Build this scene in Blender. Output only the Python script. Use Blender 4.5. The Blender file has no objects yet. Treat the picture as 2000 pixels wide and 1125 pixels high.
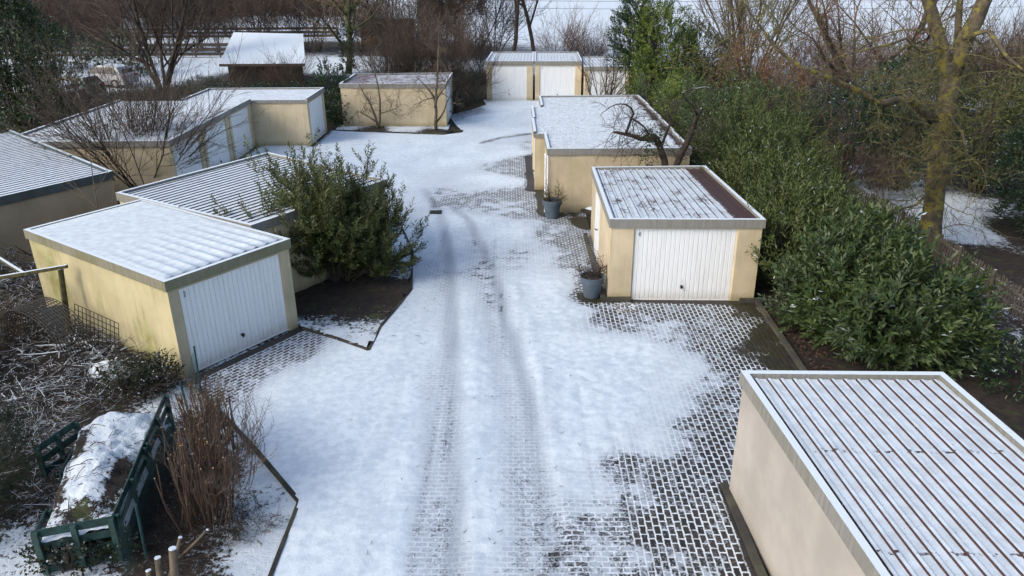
import bpy, math, random
import numpy as np
from mathutils import Matrix, Vector
S = bpy.context.scene
COL = S.collection
R = math.radians
random.seed(7); rng = np.random.default_rng(7)

# ------------------------------------------------------------------ camera, world, sun
CF, CP, CR, CH = 1475.89, R(23.177), R(-.370), 8.527
cam = bpy.data.cameras.new("camera"); co = bpy.data.objects.new("camera", cam); COL.objects.link(co)
cam.sensor_width = 36; cam.lens = CF/2000*36; cam.clip_end = 3000; cam.clip_start = .1
co.matrix_world = Matrix.Translation((0, 0, CH)) @ Matrix.Rotation(math.pi/2-CP, 4, 'X') @ Matrix.Rotation(CR, 4, 'Z')
S.camera = co
SUN_AZ, SUN_EL = R(238), R(38)      # direction the light comes from (0 = +Y, clockwise)
w = bpy.data.worlds.new("World"); S.world = w; w.use_nodes = True
wn = w.node_tree.nodes; wl = w.node_tree.links
bg = wn['Background']; bg.inputs['Strength'].default_value = .15
sk = wn.new('ShaderNodeTexSky'); sk.sky_type = 'NISHITA'; sk.sun_disc = False
sk.sun_elevation = SUN_EL; sk.sun_rotation = SUN_AZ; sk.altitude = 200
sk.air_density = 1.0; sk.dust_density = 4.2; sk.ozone_density = 1.0
wl.new(sk.outputs[0], bg.inputs[0])
sl = bpy.data.lights.new("sun", 'SUN'); so = bpy.data.objects.new("sun", sl); COL.objects.link(so)
sl.energy = .62; sl.angle = R(16); sl.color = (1, .94, .86)
so.rotation_euler = (math.pi/2-SUN_EL, 0, math.pi-SUN_AZ)
S.view_settings.view_transform = 'Standard'; S.view_settings.look = 'None'
S.view_settings.exposure = .74; S.view_settings.gamma = 1
S.cycles.max_bounces = 6; S.cycles.diffuse_bounces = 3; S.cycles.glossy_bounces = 2; S.cycles.transparent_max_bounces = 6

# ------------------------------------------------------------------ helpers
def ray(X, Y):
    dx, dy = X-1000, Y-562.5
    x = dx*math.cos(CR)+dy*math.sin(CR); y = -dx*math.sin(CR)+dy*math.cos(CR)
    return Vector((x, CF*math.cos(CP)-y*math.sin(CP), -CF*math.sin(CP)-y*math.cos(CP)))
def gp(X, Y, z=0.):          # point at height z seen at photo position X, Y
    d = ray(X, Y); return d*((z-CH)/d.z)+Vector((0, 0, CH))
def ay(X, Y, wy):            # point at depth wy
    d = ray(X, Y); return d*(wy/d.y)+Vector((0, 0, CH))

def tag(o, label=None, cat=None, group=None, kind=None):
    if label: o['label'] = label
    if cat: o['category'] = cat
    if group: o['group'] = group
    if kind: o['kind'] = kind
    return o
def empty(name, loc, label, cat, group=None):
    o = bpy.data.objects.new(name, None); COL.objects.link(o); o.location = loc; o.empty_display_size = .2
    return tag(o, label, cat, group)
def mesh_obj(name, V, F, mats, parent=None, fm=None, smooth=False, uv=None):
    me = bpy.data.meshes.new(name); me.from_pydata([tuple(v) for v in V], [], F)
    return fin(me, name, mats, parent, fm, smooth, uv)
def fin(me, name, mats, parent, fm=None, smooth=False, uv=None):
    if not isinstance(mats, (list, tuple)): mats = [mats]
    for m in mats: me.materials.append(m)
    if fm is not None: me.polygons.foreach_set('material_index', np.array(fm, dtype=np.int32))
    if smooth: me.polygons.foreach_set('use_smooth', np.ones(len(me.polygons), dtype=bool))
    if uv is not None:
        l = me.uv_layers.new(name='UVMap'); vi = np.empty(len(me.loops), dtype=np.int32); me.loops.foreach_get('vertex_index', vi)
        l.data.foreach_set('uv', np.asarray(uv, dtype=np.float32)[vi].ravel())
    me.update(); o = bpy.data.objects.new(name, me); COL.objects.link(o)
    if parent is not None:
        o.parent = parent
        o.matrix_parent_inverse = Matrix.Translation(-Vector(parent.location)) if parent.type == 'EMPTY' else Matrix.Identity(4)
    return o
def np_mesh(name, V, F, mats, parent=None, smooth=False, attrs=None, fm=None):
    me = bpy.data.meshes.new(name); V = np.asarray(V, dtype=np.float32); F = np.asarray(F, dtype=np.int32)
    k = F.shape[1]
    me.vertices.add(len(V)); me.vertices.foreach_set('co', V.ravel())
    me.loops.add(F.size); me.loops.foreach_set('vertex_index', F.ravel())
    me.polygons.add(len(F)); me.polygons.foreach_set('loop_start', np.arange(0, F.size, k, dtype=np.int32))
    me.polygons.foreach_set('loop_total', np.full(len(F), k, dtype=np.int32))
    me.update(calc_edges=True)
    for n, a in (attrs or {}).items():
        at = me.attributes.new(n, 'FLOAT', 'POINT'); at.data.foreach_set('value', np.asarray(a, dtype=np.float32))
    return fin(me, name, mats, parent, fm, smooth)

class MB:
    def __init__(s): s.V = []; s.F = []; s.M = []
    def add(s, V, F, m=0):
        b = len(s.V); s.V += [tuple(v) for v in V]; s.F += [tuple(i+b for i in f) for f in F]; s.M += [m]*len(F); return s
    def box(s, c, d, rz=0, m=0, rx=0, ry=0):
        q = Matrix.Rotation(rz, 3, 'Z') @ Matrix.Rotation(ry, 3, 'Y') @ Matrix.Rotation(rx, 3, 'X'); c = Vector(c)
        V = [c+q @ Vector((x*d[0]/2, y*d[1]/2, z*d[2]/2)) for x in (-1, 1) for y in (-1, 1) for z in (-1, 1)]
        return s.add(V, [(0, 1, 3, 2), (4, 6, 7, 5), (0, 4, 5, 1), (2, 3, 7, 6), (0, 2, 6, 4), (1, 5, 7, 3)], m)
    def beam(s, a, b, wd, h, m=0):   # box from a to b, width wd horizontally, h vertically
        a, b = Vector(a), Vector(b); d = (b-a).normalized(); sd = d.cross(Vector((0, 0, 1)))
        if sd.length < .05: sd = Vector((1, 0, 0))
        sd.normalize(); u = sd.cross(d)
        V = [p+sd*wd/2*x+u*h/2*z for p in (a, b) for x in (-1, 1) for z in (-1, 1)]
        return s.add(V, [(0, 1, 3, 2), (4, 6, 7, 5), (0, 4, 5, 1), (2, 3, 7, 6), (0, 2, 6, 4), (1, 5, 7, 3)], m)
    def quadbox(s, q, z0, z1, m=0):
        V = [(p[0], p[1], z0) for p in q]+[(p[0], p[1], z1) for p in q]; n = len(q)
        return s.add(V, [tuple(range(n))[::-1], tuple(range(n, 2*n))]+[(i, (i+1) % n, n+(i+1) % n, n+i) for i in range(n)], m)
    def tube(s, P, rad, n=4, m=0, cap=True):
        P = [Vector(p) for p in P]; V = []; k = len(P)
        if not hasattr(rad, '__len__'): rad = [rad]*k
        for i, p in enumerate(P):
            d = (P[min(i+1, k-1)]-P[max(i-1, 0)])
            if d.length < 1e-6: d = Vector((0, 0, 1))
            d.normalize(); a = d.orthogonal().normalized() if i == 0 else (a-d*a.dot(d)).normalized()
            b = d.cross(a)
            for j in range(n):
                t = 2*math.pi*j/n; V.append(p+(a*math.cos(t)+b*math.sin(t))*rad[i])
        F = [(i*n+j, i*n+(j+1) % n, (i+1)*n+(j+1) % n, (i+1)*n+j) for i in range(k-1) for j in range(n)]
        if cap: F += [tuple(range(n))[::-1], tuple(range((k-1)*n, k*n))]
        return s.add(V, F, m)
    def lathe(s, c, prof, n=24, m=0):
        V = [(c[0]+r*math.cos(2*math.pi*j/n), c[1]+r*math.sin(2*math.pi*j/n), c[2]+z) for r, z in prof for j in range(n)]
        k = len(prof); F = [(i*n+j, i*n+(j+1) % n, (i+1)*n+(j+1) % n, (i+1)*n+j) for i in range(k-1) for j in range(n)]
        F += [tuple(range(n))[::-1], tuple(range((k-1)*n, k*n))]
        return s.add(V, F, m)
    def build(s, name, mats, parent=None, smooth=False):
        return mesh_obj(name, s.V, s.F, mats, parent, s.M, smooth)

# ------------------------------------------------------------------ materials
SNOWC = (.60, .685, .745)
def nodes(name):
    m = bpy.data.materials.new(name); m.use_nodes = True; t = m.node_tree
    return m, t, t.nodes['Principled BSDF']
class NT:
    def __init__(s, t): s.t = t
    def n(s, typ, **k):
        o = s.t.nodes.new('ShaderNode'+typ)
        for a, v in k.items(): setattr(o, a, v)
        return o
    def l(s, a, b): s.t.links.new(a, b)
    def val(s, sock, v):
        if hasattr(v, 'links') or hasattr(v, 'is_linked'): s.l(v, sock)
        else: sock.default_value = v
    def math(s, op, a, b=0., c=None, clamp=False):
        o = s.n('Math', operation=op, use_clamp=clamp); s.val(o.inputs[0], a); s.val(o.inputs[1], b)
        if c is not None: s.val(o.inputs[2], c)
        return o.outputs[0]
    def noise(s, vec, scale, detail=3, rough=.55, out=0, dist=0):
        o = s.n('TexNoise'); o.inputs['Scale'].default_value = scale; o.inputs['Detail'].default_value = detail
        o.inputs['Roughness'].default_value = rough; o.inputs['Distortion'].default_value = dist
        if vec is not None: s.l(vec, o.inputs['Vector'])
        return o.outputs[out]
    def ramp(s, v, lo, hi, a=0., b=1.):
        o = s.n('MapRange', interpolation_type='SMOOTHSTEP'); s.val(o.inputs[0], v)
        s.val(o.inputs[1], lo); s.val(o.inputs[2], hi); s.val(o.inputs[3], a); s.val(o.inputs[4], b)
        return o.outputs[0]
    def mix(s, f, a, b):
        o = s.n('Mix', data_type='RGBA'); s.val(o.inputs[0], f)
        for k, v in ((6, a), (7, b)):
            if isinstance(v, tuple): o.inputs[k].default_value = (*v, 1)
            else: s.l(v, o.inputs[k])
        return o.outputs[2]
    def mapv(s, vec, sc):
        o = s.n('Mapping'); o.inputs['Scale'].default_value = sc; s.l(vec, o.inputs[0]); return o.outputs[0]
    def bump(s, h, dist, strength=1., nrm=None):
        o = s.n('Bump'); o.inputs['Distance'].default_value = dist; o.inputs['Strength'].default_value = strength
        s.l(h, o.inputs['Height'])
        if nrm is not None: s.l(nrm, o.inputs['Normal'])
        return o.outputs[0]
    def pos(s): return s.n('NewGeometry').outputs['Position']
    def nz(s):
        g = s.n('NewGeometry'); x = s.n('SeparateXYZ'); s.l(g.outputs['True Normal'], x.inputs[0]); return x.outputs[2]
    def attr(s, nm):
        o = s.n('Attribute'); o.attribute_name = nm; return o.outputs['Fac']

def plain(name, c, rough=.7, var=.25, scale=6, metal=0, snow=None, bump=0, c2=None):
    """colour with noise variation; snow = (lo, hi) thresholds on upward normal"""
    m, t, b = nodes(name); N = NT(t); p = N.pos()
    n = N.noise(p, scale, 4)
    c2 = c2 or tuple(x*(1-var*1.4) for x in c); ch = tuple(min(1, x*(1+var)) for x in c)
    col = N.mix(N.ramp(n, .3, .7), c2, ch)
    if snow:
        z = N.math('ADD', N.nz(), N.math('MULTIPLY', N.math('SUBTRACT', N.noise(p, snow[2] if len(snow) > 2 else 9, 3), .5), 1.1))
        col = N.mix(N.ramp(z, snow[0], snow[1]), col, SNOWC)
    N.l(col, b.inputs['Base Color']); b.inputs['Roughness'].default_value = rough; b.inputs['Metallic'].default_value = metal
    if bump: N.l(N.bump(n, bump), b.inputs['Normal'])
    return m

def wall_mat(name, base, algae=.3, grime=.5, streak=.35):
    m, t, b = nodes(name); N = NT(t); p = N.pos()
    x = N.n('SeparateXYZ'); N.l(p, x.inputs[0]); z = x.outputs[2]
    n1 = N.noise(p, .9, 4, .6); n2 = N.noise(N.mapv(p, (5, 5, .35)), 1.6, 4, .6); n3 = N.noise(p, 14, 3)
    col = N.mix(N.ramp(n1, .3, .75), tuple(v*.80 for v in base), tuple(min(1, v*1.06) for v in base))
    col = N.mix(N.math('MULTIPLY', N.ramp(n2, .5, .78), streak), col, (.33, .28, .17))
    alg_shade = N.math('MULTIPLY', N.ramp(N.math('ADD', N.noise(N.mapv(p, (1, 1, .5)), .8, 5, .65), N.math('MULTIPLY', n2, .25)), .58, .8), algae)  # algae stains; on the yellow wall this mottling also paints in soft tree shadow
    col = N.mix(alg_shade, col, N.mix(N.ramp(N.noise(p, 2.5, 5, .7), .4, .6), (.33, .34, .16), (.27, .25, .10)))
    low = N.math('MULTIPLY', N.ramp(N.math('ADD', z, N.math('MULTIPLY', n3, .25)), .05, .5, 1, 0), grime)
    col = N.mix(low, col, (.17, .15, .07))
    N.l(col, b.inputs['Base Color']); b.inputs['Roughness'].default_value = .85
    N.l(N.bump(N.noise(p, 60, 3), .004, .6), b.inputs['Normal'])
    return m
def concrete_mat(name, base=(.23, .23, .215), green=.2, snowtop=True):
    m, t, b = nodes(name); N = NT(t); p = N.pos()
    n1 = N.noise(N.mapv(p, (6, 6, .6)), 2.2, 4, .6); n2 = N.noise(p, 1.2, 4)
    col = N.mix(N.ramp(n1, .3, .75), tuple(v*.78 for v in base), tuple(v*1.1 for v in base))
    col = N.mix(N.math('MULTIPLY', N.ramp(n2, .4, .65), green), col, (.15, .155, .075))
    if snowtop:
        z = N.math('ADD', N.nz(), N.math('MULTIPLY', N.math('SUBTRACT', N.noise(p, 12, 3), .5), .8))
        col = N.mix(N.ramp(z, .6, .85), col, SNOWC)
    N.l(col, b.inputs['Base Color']); b.inputs['Roughness'].default_value = .85
    N.l(N.bump(N.noise(p, 40, 3), .004, .6), b.inputs['Normal'])
    return m
def roof_mat(name, metal=(.11, .055, .045), cov=.8, side=0., back=0., valley=(.3, .36, .45), speck=.5, seam=True, sidebare=.68):
    """snow on the upward faces, bare metal on rib flanks; UV gives the place on the roof"""
    m, t, b = nodes(name); N = NT(t); p = N.pos(); uv = N.n('UVMap').outputs[0]
    x = N.n('SeparateXYZ'); N.l(uv, x.inputs[0]); u, v = x.outputs[0], x.outputs[1]
    nf = N.noise(p, 9, 4, .65); nm = N.noise(p, 1.7, 3, .5); ns = N.noise(p, 38, 2, .6)
    met = N.mix(N.math('MULTIPLY', N.ramp(nm, .35, .65), N.ramp(u, 1-side-.02, 1-side+.02, 1, 0) if side else 1.), metal, valley)
    k = N.math('ADD', N.math('MULTIPLY', N.math('SUBTRACT', nf, .5), speck*2), cov)
    k = N.math('ADD', k, N.math('MULTIPLY', N.math('SUBTRACT', nm, .5), .9))
    if side: k = N.math('SUBTRACT', k, N.math('MULTIPLY', N.ramp(N.math('ADD', u, N.math('MULTIPLY', N.math('SUBTRACT', nf, .5), .12)), 1-side, 1.04-side), 1.6))
    if back: k = N.math('SUBTRACT', k, N.math('MULTIPLY', N.ramp(v, 1-back, 1), .8))
    sn = N.ramp(k, .42, .62)
    z = N.math('ADD', N.nz(), N.math('MULTIPLY', N.math('SUBTRACT', ns, .5), 1.15))
    sn = N.math('MULTIPLY', sn, N.ramp(z, sidebare-.1, sidebare))
    if seam:
        for q in (.335, .665):
            d = N.math('ABSOLUTE', N.math('SUBTRACT', v, q))
            sn = N.math('MULTIPLY', sn, N.math('SUBTRACT', 1, N.math('MULTIPLY', N.ramp(d, .003, .005, 1, 0), N.ramp(nf, .5, .6))))
    sn = N.math('MULTIPLY', sn, N.ramp(N.noise(N.mapv(p, (1, 1.6, 1)), 23, 2, .7), .70, .73, 1, .25))
    sc = N.mix(N.ramp(N.noise(p, 5, 4), .3, .7), tuple(q*.8 for q in SNOWC), SNOWC)
    col = N.mix(sn, met, sc)
    N.l(col, b.inputs['Base Color']); N.l(N.math('ADD', N.math('MULTIPLY', sn, .3), .5), b.inputs['Roughness'])
    N.l(N.bump(N.math('ADD', N.math('MULTIPLY', sn, .6), N.math('MULTIPLY', nf, .5)), .015, .8), b.inputs['Normal'])
    return m
def leaf_mat(name, c1, c2, c3, rough=.35, snow=0.):
    m, t, b = nodes(name); N = NT(t); g = N.n('NewGeometry'); p = g.outputs['Position']
    r = g.outputs['Random Per Island']
    col = N.mix(r, c1, c2); col = N.mix(N.ramp(N.noise(p, .9, 3), .45, .7), col, c3)
    if snow: col = N.mix(N.math('MULTIPLY', N.ramp(N.math('FRACT', N.math('MULTIPLY', r, 37.3)), 1-snow, 1-snow+.001), N.ramp(N.math('ABSOLUTE', N.nz()), .5, .8)), col, SNOWC)
    N.l(col, b.inputs['Base Color']); b.inputs['Roughness'].default_value = rough
    try: b.inputs['Specular IOR Level'].default_value = .5
    except KeyError: pass
    tr = N.n('BsdfTranslucent'); N.l(col, tr.inputs[0]); ms = N.n('MixShader'); ms.inputs[0].default_value = .2
    N.l(b.outputs[0], ms.inputs[1]); N.l(tr.outputs[0], ms.inputs[2]); N.l(ms.outputs[0], t.nodes['Material Output'].inputs[0])
    return m
def bark_mat(name, c1, c2, snow=None, patch=None, scale=5):
    m, t, b = nodes(name); N = NT(t); p = N.pos()
    col = N.mix(N.ramp(N.noise(p, scale, 4), .35, .65), c1, c2)
    if patch: col = N.mix(N.math('MULTIPLY', N.ramp(N.noise(p, patch[1], 4, .65), patch[2], patch[2]+.1), patch[3] if len(patch) > 3 else 1), col, patch[0])
    if snow:
        z = N.math('ADD', N.nz(), N.math('MULTIPLY', N.math('SUBTRACT', N.noise(p, 6, 3), .5), 1.2))
        col = N.mix(N.ramp(z, snow, snow+.12), col, SNOWC)
    N.l(col, b.inputs['Base Color']); b.inputs['Roughness'].default_value = .9
    N.l(N.bump(N.noise(p, 30, 4), .01, .7), b.inputs['Normal'])
    return m

def door_mat():
    m, t, b = nodes('white_door'); N = NT(t); p = N.pos(); x = N.n('SeparateXYZ'); N.l(p, x.inputs[0]); z = x.outputs[2]
    n2 = N.noise(N.mapv(p, (9, 9, .5)), 1.5, 4, .6); col = N.mix(N.ramp(n2, .45, .8), (.74, .77, .78), (.62, .64, .62))
    low = N.math('MULTIPLY', N.ramp(N.math('ADD', z, N.math('MULTIPLY', N.noise(p, 9, 4, .7), .35)), .12, .55, 1, 0), .5)
    col = N.mix(low, col, (.36, .34, .27)); N.l(col, b.inputs['Base Color']); b.inputs['Roughness'].default_value = .5
    N.l(N.bump(N.noise(p, 2.2, 2), .01, .5), b.inputs['Normal'])
    return m
CREAM = (.56, .475, .325)
M = dict(
 wall=wall_mat('cream_render', CREAM, .22, .75, .5), wall_algae_shade=wall_mat('cream_render_algae_shade', (.51, .46, .28), 1.0, .8, .5),  # left garage wall: real algae plus tree-shadow blotches put into the colour
 wall_pale=wall_mat('pale_render', (.42, .395, .36), .02, .35, .12), wall_brown=wall_mat('tan_render', (.33, .27, .19), .25, .4, .35),
 wall_olive=wall_mat('pillar_render', (.42, .37, .25), .5, .5, .3),
 conc=concrete_mat('concrete_rim'), conc_green=concrete_mat('concrete_rim_algae', (.22, .215, .16), .75), slate=plain('dark_slate_fascia', (.045, .065, .075), .5, .2, 3, snow=(.75, .9)),
 kerb=concrete_mat('kerb_stone', (.038, .036, .033), .3, False), kerb_snow=concrete_mat('kerb_stone_snowy', (.09, .085, .06), .6, True),
 kerb_dark=concrete_mat('kerb_dark', (.02, .018, .016), .3, False),
 door=door_mat(), frame=plain('door_frame', (.70, .71, .70), .4, .05, 3), black=plain('black_plastic', (.012, .012, .014), .4, .1),
 gap=plain('dark_gap', (.01, .01, .01), .9, .1), snow=plain('snow', SNOWC, .8, .04, 4, bump=.02),
 pot=plain('blue_grey_pot', (.075, .105, .135), .5, .12, 5), soil=plain('soil', (.02, .016, .011), .95, .4, 20, snow=(1.1, 1.3, 14)),
 iron=plain('cast_iron', (.03, .03, .03), .6, .3, 30), galv=plain('galvanised', (.35, .37, .38), .4, .1, 6, metal=.6),
 green_wood=plain('green_pallet', (.016, .052, .046), .75, .35, 9, snow=(1.15, 1.35, 5)), teal=plain('teal_post', (.01, .05, .055), .6, .2),
 teal_wire=plain('teal_wire', (.012, .04, .04), .6, .2), rust_wire=plain('dark_wire', (.02, .018, .015), .7, .2),
 post=plain('mossy_post', (.075, .07, .03), .9, .35, 6, snow=(.55, .75)), picket=plain('weathered_pickets', (.105, .09, .07), .85, .3, 7, snow=(1.0, 1.2)),
 bark_dark=bark_mat('dark_bark', (.022, .017, .013), (.05, .04, .03)), bark_brown=bark_mat('brown_twigs', (.05, .037, .028), (.11, .08, .057)),
 bark_red=bark_mat('reddish_twigs', (.065, .04, .032), (.125, .08, .062)), bark_grey=bark_mat('grey_bark', (.06, .05, .035), (.13, .105, .075)),
 bark_tan=bark_mat('tan_twigs', (.10, .075, .045), (.17, .125, .075)),
 bark_moss=bark_mat('mossy_bark', (.06, .05, .035), (.13, .105, .07), None, ((.20, .18, .035), 3.2, .5)),
 twig_moss=bark_mat('mossy_twigs', (.055, .050, .026), (.14, .13, .045)), bark_ivy=bark_mat('ivied_bark', (.03, .035, .015), (.07, .07, .03), None, ((.05, .1, .02), 5, .5)),
 bark_gnarl=bark_mat('gnarled_bark', (.018, .014, .011), (.05, .04, .028), .75, ((.09, .12, .03), 4, .6)),
 stick=bark_mat('snowy_sticks', (.022, .017, .013), (.06, .044, .033), .86), log=bark_mat('snowy_logs', (.06, .045, .03), (.14, .10, .07), .5),
 cane=bark_mat('brown_canes', (.045, .026, .018), (.10, .06, .036), None, None, 3), cut=plain('cut_wood', (.45, .32, .17), .8, .2, 20),
 leaf_laurel=leaf_mat('laurel_leaf', (.024, .054, .016), (.085, .125, .032), (.055, .085, .04), .5, .02),
 leaf_laurel2=leaf_mat('laurel_leaf_centre', (.035, .055, .016), (.13, .15, .042), (.07, .095, .026), .4, .006),
 leaf_bright=leaf_mat('bright_leaf', (.055, .11, .02), (.18, .22, .035), (.04, .08, .02), .4, .01),
 leaf_olive=leaf_mat('olive_leaf', (.05, .07, .02), (.12, .11, .035), (.09, .06, .025), .5, .01),
 leaf_dark=leaf_mat('dark_leaf', (.012, .035, .012), (.035, .065, .02), (.02, .045, .02), .35, .03),
 leaf_ivy=leaf_mat('ivy_leaf', (.012, .035, .008), (.04, .075, .015), (.02, .03, .012), .4, .02),
 leaf_darkivy=leaf_mat('dark_ivy_leaf', (.008, .016, .008), (.025, .035, .012), (.015, .018, .01), .5, .08),
 leaf_hedge=leaf_mat('hedge_leaf', (.034, .058, .014), (.115, .145, .036), (.065, .09, .024), .5, .02),
 leaf_orange=leaf_mat('orange_leaf', (.16, .085, .04), (.27, .15, .075), (.10, .055, .035), .7, 0),
 needle=leaf_mat('dark_needle', (.008, .022, .010), (.022, .04, .014), (.012, .02, .01), .6, 0),
)
M['roof_litter'] = roof_mat('roof_litter', metal=(.06, .04, .04), cov=.84, speck=.6, seam=False, valley=(.07, .06, .07))
M['roof_slate'] = roof_mat('roof_slate', metal=(.07, .05, .06), cov=1.1, speck=.2, seam=False, valley=(.10, .10, .12))
M['roof_snow'] = roof_mat('roof_full_snow', cov=1.15, speck=.35, seam=False, sidebare=.3)
M['roof_thin'] = roof_mat('roof_thin_snow', metal=(.10, .05, .05), cov=.95, speck=.5, seam=False)
M['roof_striped'] = roof_mat('roof_striped', metal=(.07, .045, .05), cov=1.05, speck=.3, seam=False, valley=(.10, .09, .10))
M['roof_patchy'] = roof_mat('roof_patchy', metal=(.09, .055, .045), cov=.62, speck=.75, seam=False, valley=(.14, .12, .13))
M['roof_melt'] = roof_mat('roof_melting', metal=(.050, .026, .021), cov=.68, side=.17, back=.0, valley=(.15, .18, .23), speck=.45)
M['roof_near'] = roof_mat('roof_near', metal=(.050, .024, .020), cov=1.1, speck=.35, valley=(.06, .03, .026))
M['roof_bareside'] = roof_mat('roof_bare_edge', metal=(.075, .035, .028), cov=1.0, side=.10, speck=.4, seam=False, valley=(.12, .08, .08))
M['roof_bareback'] = roof_mat('roof_bare_back', metal=(.05, .028, .024), cov=1.12, back=.14, speck=.4, seam=False, valley=(.08, .06, .06))
M['roof_purple'] = roof_mat('roof_half_bare', metal=(.10, .085, .075), cov=.55, speck=.6, back=.3, seam=False, valley=(.22, .22, .30))

# ------------------------------------------------------------------ inverse-distance fields from photo control points
def field(pts, X, Y, power=3.2):
    P = np.array([[*gp(a, b)[:2], v] for a, b, v in pts]); out = np.zeros(X.shape); ws = np.zeros(X.shape)
    for px, py, v in P:
        sc = 1+max(py, 0)*.05            # farther points reach farther
        d = ((X-px)**2+(Y-py)**2)/sc**2+.02
        k = d**(-power/2); out += k*v; ws += k
    return out/ws
def inpoly(poly, X, Y):
    c = np.zeros(X.shape, bool); n = len(poly)
    for i in range(n):
        x1, y1 = poly[i][:2]; x2, y2 = poly[(i+1) % n][:2]
        k = ((y1 > Y) != (y2 > Y)); c ^= k & (X < (x2-x1)*(Y-y1)/((y2-y1) if y2 != y1 else 1e-9)+x1)
    return c
def dpoly(P, X, Y):   # distance to polyline, and parameter
    D = np.full(X.shape, 1e9)
    for (x1, y1), (x2, y2) in zip(P[:-1], P[1:]):
        dx, dy = x2-x1, y2-y1; t = np.clip(((X-x1)*dx+(Y-y1)*dy)/(dx*dx+dy*dy), 0, 1)
        D = np.minimum(D, np.hypot(X-x1-t*dx, Y-y1-t*dy))
    return D
def vnoise(X, Y, s, seed=0):
    r = np.random.default_rng(seed); G = r.random((256, 256)); x = X*s+500; y = Y*s+500
    i = np.floor(x).astype(int); j = np.floor(y).astype(int); fx = x-i; fy = y-j; fx = fx*fx*(3-2*fx); fy = fy*fy*(3-2*fy)
    g = lambda a, b: G[a % 256, b % 256]
    return (g(i, j)*(1-fx)+g(i+1, j)*fx)*(1-fy)+(g(i, j+1)*(1-fx)+g(i+1, j+1)*fx)*fy

# ------------------------------------------------------------------ ground (one sheet to the horizon)
def ground_mat():
    m, t, b = nodes('snowy_ground'); N = NT(t); p = N.pos(); s = N.attr('snow')
    n = N.noise(p, 11, 5, .7); nl = N.noise(p, 1.3, 4, .6); nf = N.noise(p, 45, 3, .6)
    k = N.math('ADD', s, N.math('ADD', N.math('MULTIPLY', N.math('SUBTRACT', n, .5), 1.3), N.math('MULTIPLY', N.math('SUBTRACT', nl, .5), .5)))
    k = N.math('ADD', k, N.math('MULTIPLY', N.math('SUBTRACT', nf, .5), .5))
    f = N.ramp(k, .46, .60)
    dirt = N.mix(N.ramp(N.noise(p, 7, 4, .7), .35, .65), (.010, .008, .006), (.034, .024, .016))
    dirt = N.mix(N.ramp(N.noise(p, 2.3, 3), .58, .68), dirt, (.035, .045, .012))
    sc = N.mix(N.ramp(nl, .3, .7), (.53, .61, .68), SNOWC)
    N.l(N.mix(f, dirt, sc), b.inputs['Base Color']); b.inputs['Roughness'].default_value = .9
    N.l(N.bump(N.math('ADD', N.math('MULTIPLY', f, .4), N.math('ADD', n, N.math('MULTIPLY', nf, .4))), .05, .8), b.inputs['Normal'])
    return m
xs = np.concatenate([[-1500, -700, -350, -200, -130, -90, -65, -50, -42], np.arange(-36, -14, .8), np.arange(-14, 22, .25), np.arange(22, 42, 1.0), [50, 65, 90, 130, 200, 350, 700, 1500]])
ys = np.concatenate([[-200, -60, -20, -5, 2], np.arange(5, 46, .25), np.arange(46, 90, 1.0), [95, 105, 120, 140, 170, 210, 280, 400, 700, 1500, 2900]])
X, Y = np.meshgrid(xs, ys)
GC = [(480,1000,.66),(550,1060,.85),(520,900,.95),(100,1120,.9),(20,1100,.7),(330,1080,.3),(300,1000,.34),(280,900,.2),(200,900,.3),(40,930,.3),(110,950,.35),(70,860,.3),(330,1000,.25),(100,850,.4),(40,820,.38),
 (100,780,.28),(60,700,.25),(150,700,.30),(40,620,.3),(60,560,.1),(220,640,.2),(280,690,.3),(330,740,.4),(240,600,.3),(160,760,.3),(380,770,1),(400,820,.4),(430,920,.3),(430,860,.6),
 (80,470,.2),(30,520,.1),(250,345,.1),(150,300,0),(330,340,.2),(60,200,.35),(130,185,.6),(240,165,.85),(100,115,.7),(330,140,.9),(380,110,1),(500,150,.25),(330,185,.1),(560,160,.1),
 (440,180,.05),(200,190,.4),(570,180,.0),(650,190,.25),(640,130,1),(700,125,1),(760,130,1),(800,150,.2),(880,180,.05),(920,170,.0),(930,205,.1),(870,100,.35),(760,100,.3),(600,90,.3),(400,50,.35),
 (200,40,.3),(100,80,.3),(600,20,1),(800,20,1),(900,5,1),(1000,60,.9),(1100,60,1),(1200,60,1),(1400,60,1),(1300,30,1),(1600,60,1),(1900,60,1),(1100,130,.6),(1350,180,.1),(1600,150,.5),(1800,160,.7),(1970,170,.8),
 (1550,250,.05),(1640,300,.2),(1700,250,0),(1720,340,.85),(1640,330,.5),(1790,390,.8),(1760,400,1),(1870,440,.95),(1900,450,.85),(1690,430,.5),(1930,500,.2),(1950,600,.5),(1990,650,.45),(1930,640,.4),(1900,600,.3),(1990,720,.15),(1940,730,.05),
 (1960,850,0),(1900,760,0),(1600,700,.0),(1570,650,0),(1800,600,0),(1980,450,0),(1850,300,.05),(1920,350,.05),(1400,300,0),(1500,400,0)]
sn = field(GC, X, Y)
far = (Y > 95); sn = np.where(far, np.where(X < -45, .55, 1.0), sn)
Z = np.zeros_like(X)
near = (np.abs(X) < 30) & (Y > 4) & (Y < 60)
Z += near*(vnoise(X, Y, .9, 3)-.5)*.04-.035
sn = np.clip(sn, 0, 1.1)
nx_, ny_ = len(xs), len(ys); idx = np.arange(nx_*ny_).reshape(ny_, nx_)
F = np.stack([idx[:-1, :-1], idx[:-1, 1:], idx[1:, 1:], idx[1:, :-1]], -1).reshape(-1, 4)
g = np_mesh('ground', np.stack([X, Y, Z], -1).reshape(-1, 3), F, ground_mat(), smooth=True, attrs={'snow': sn.ravel()})
tag(g, kind='structure')

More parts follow.
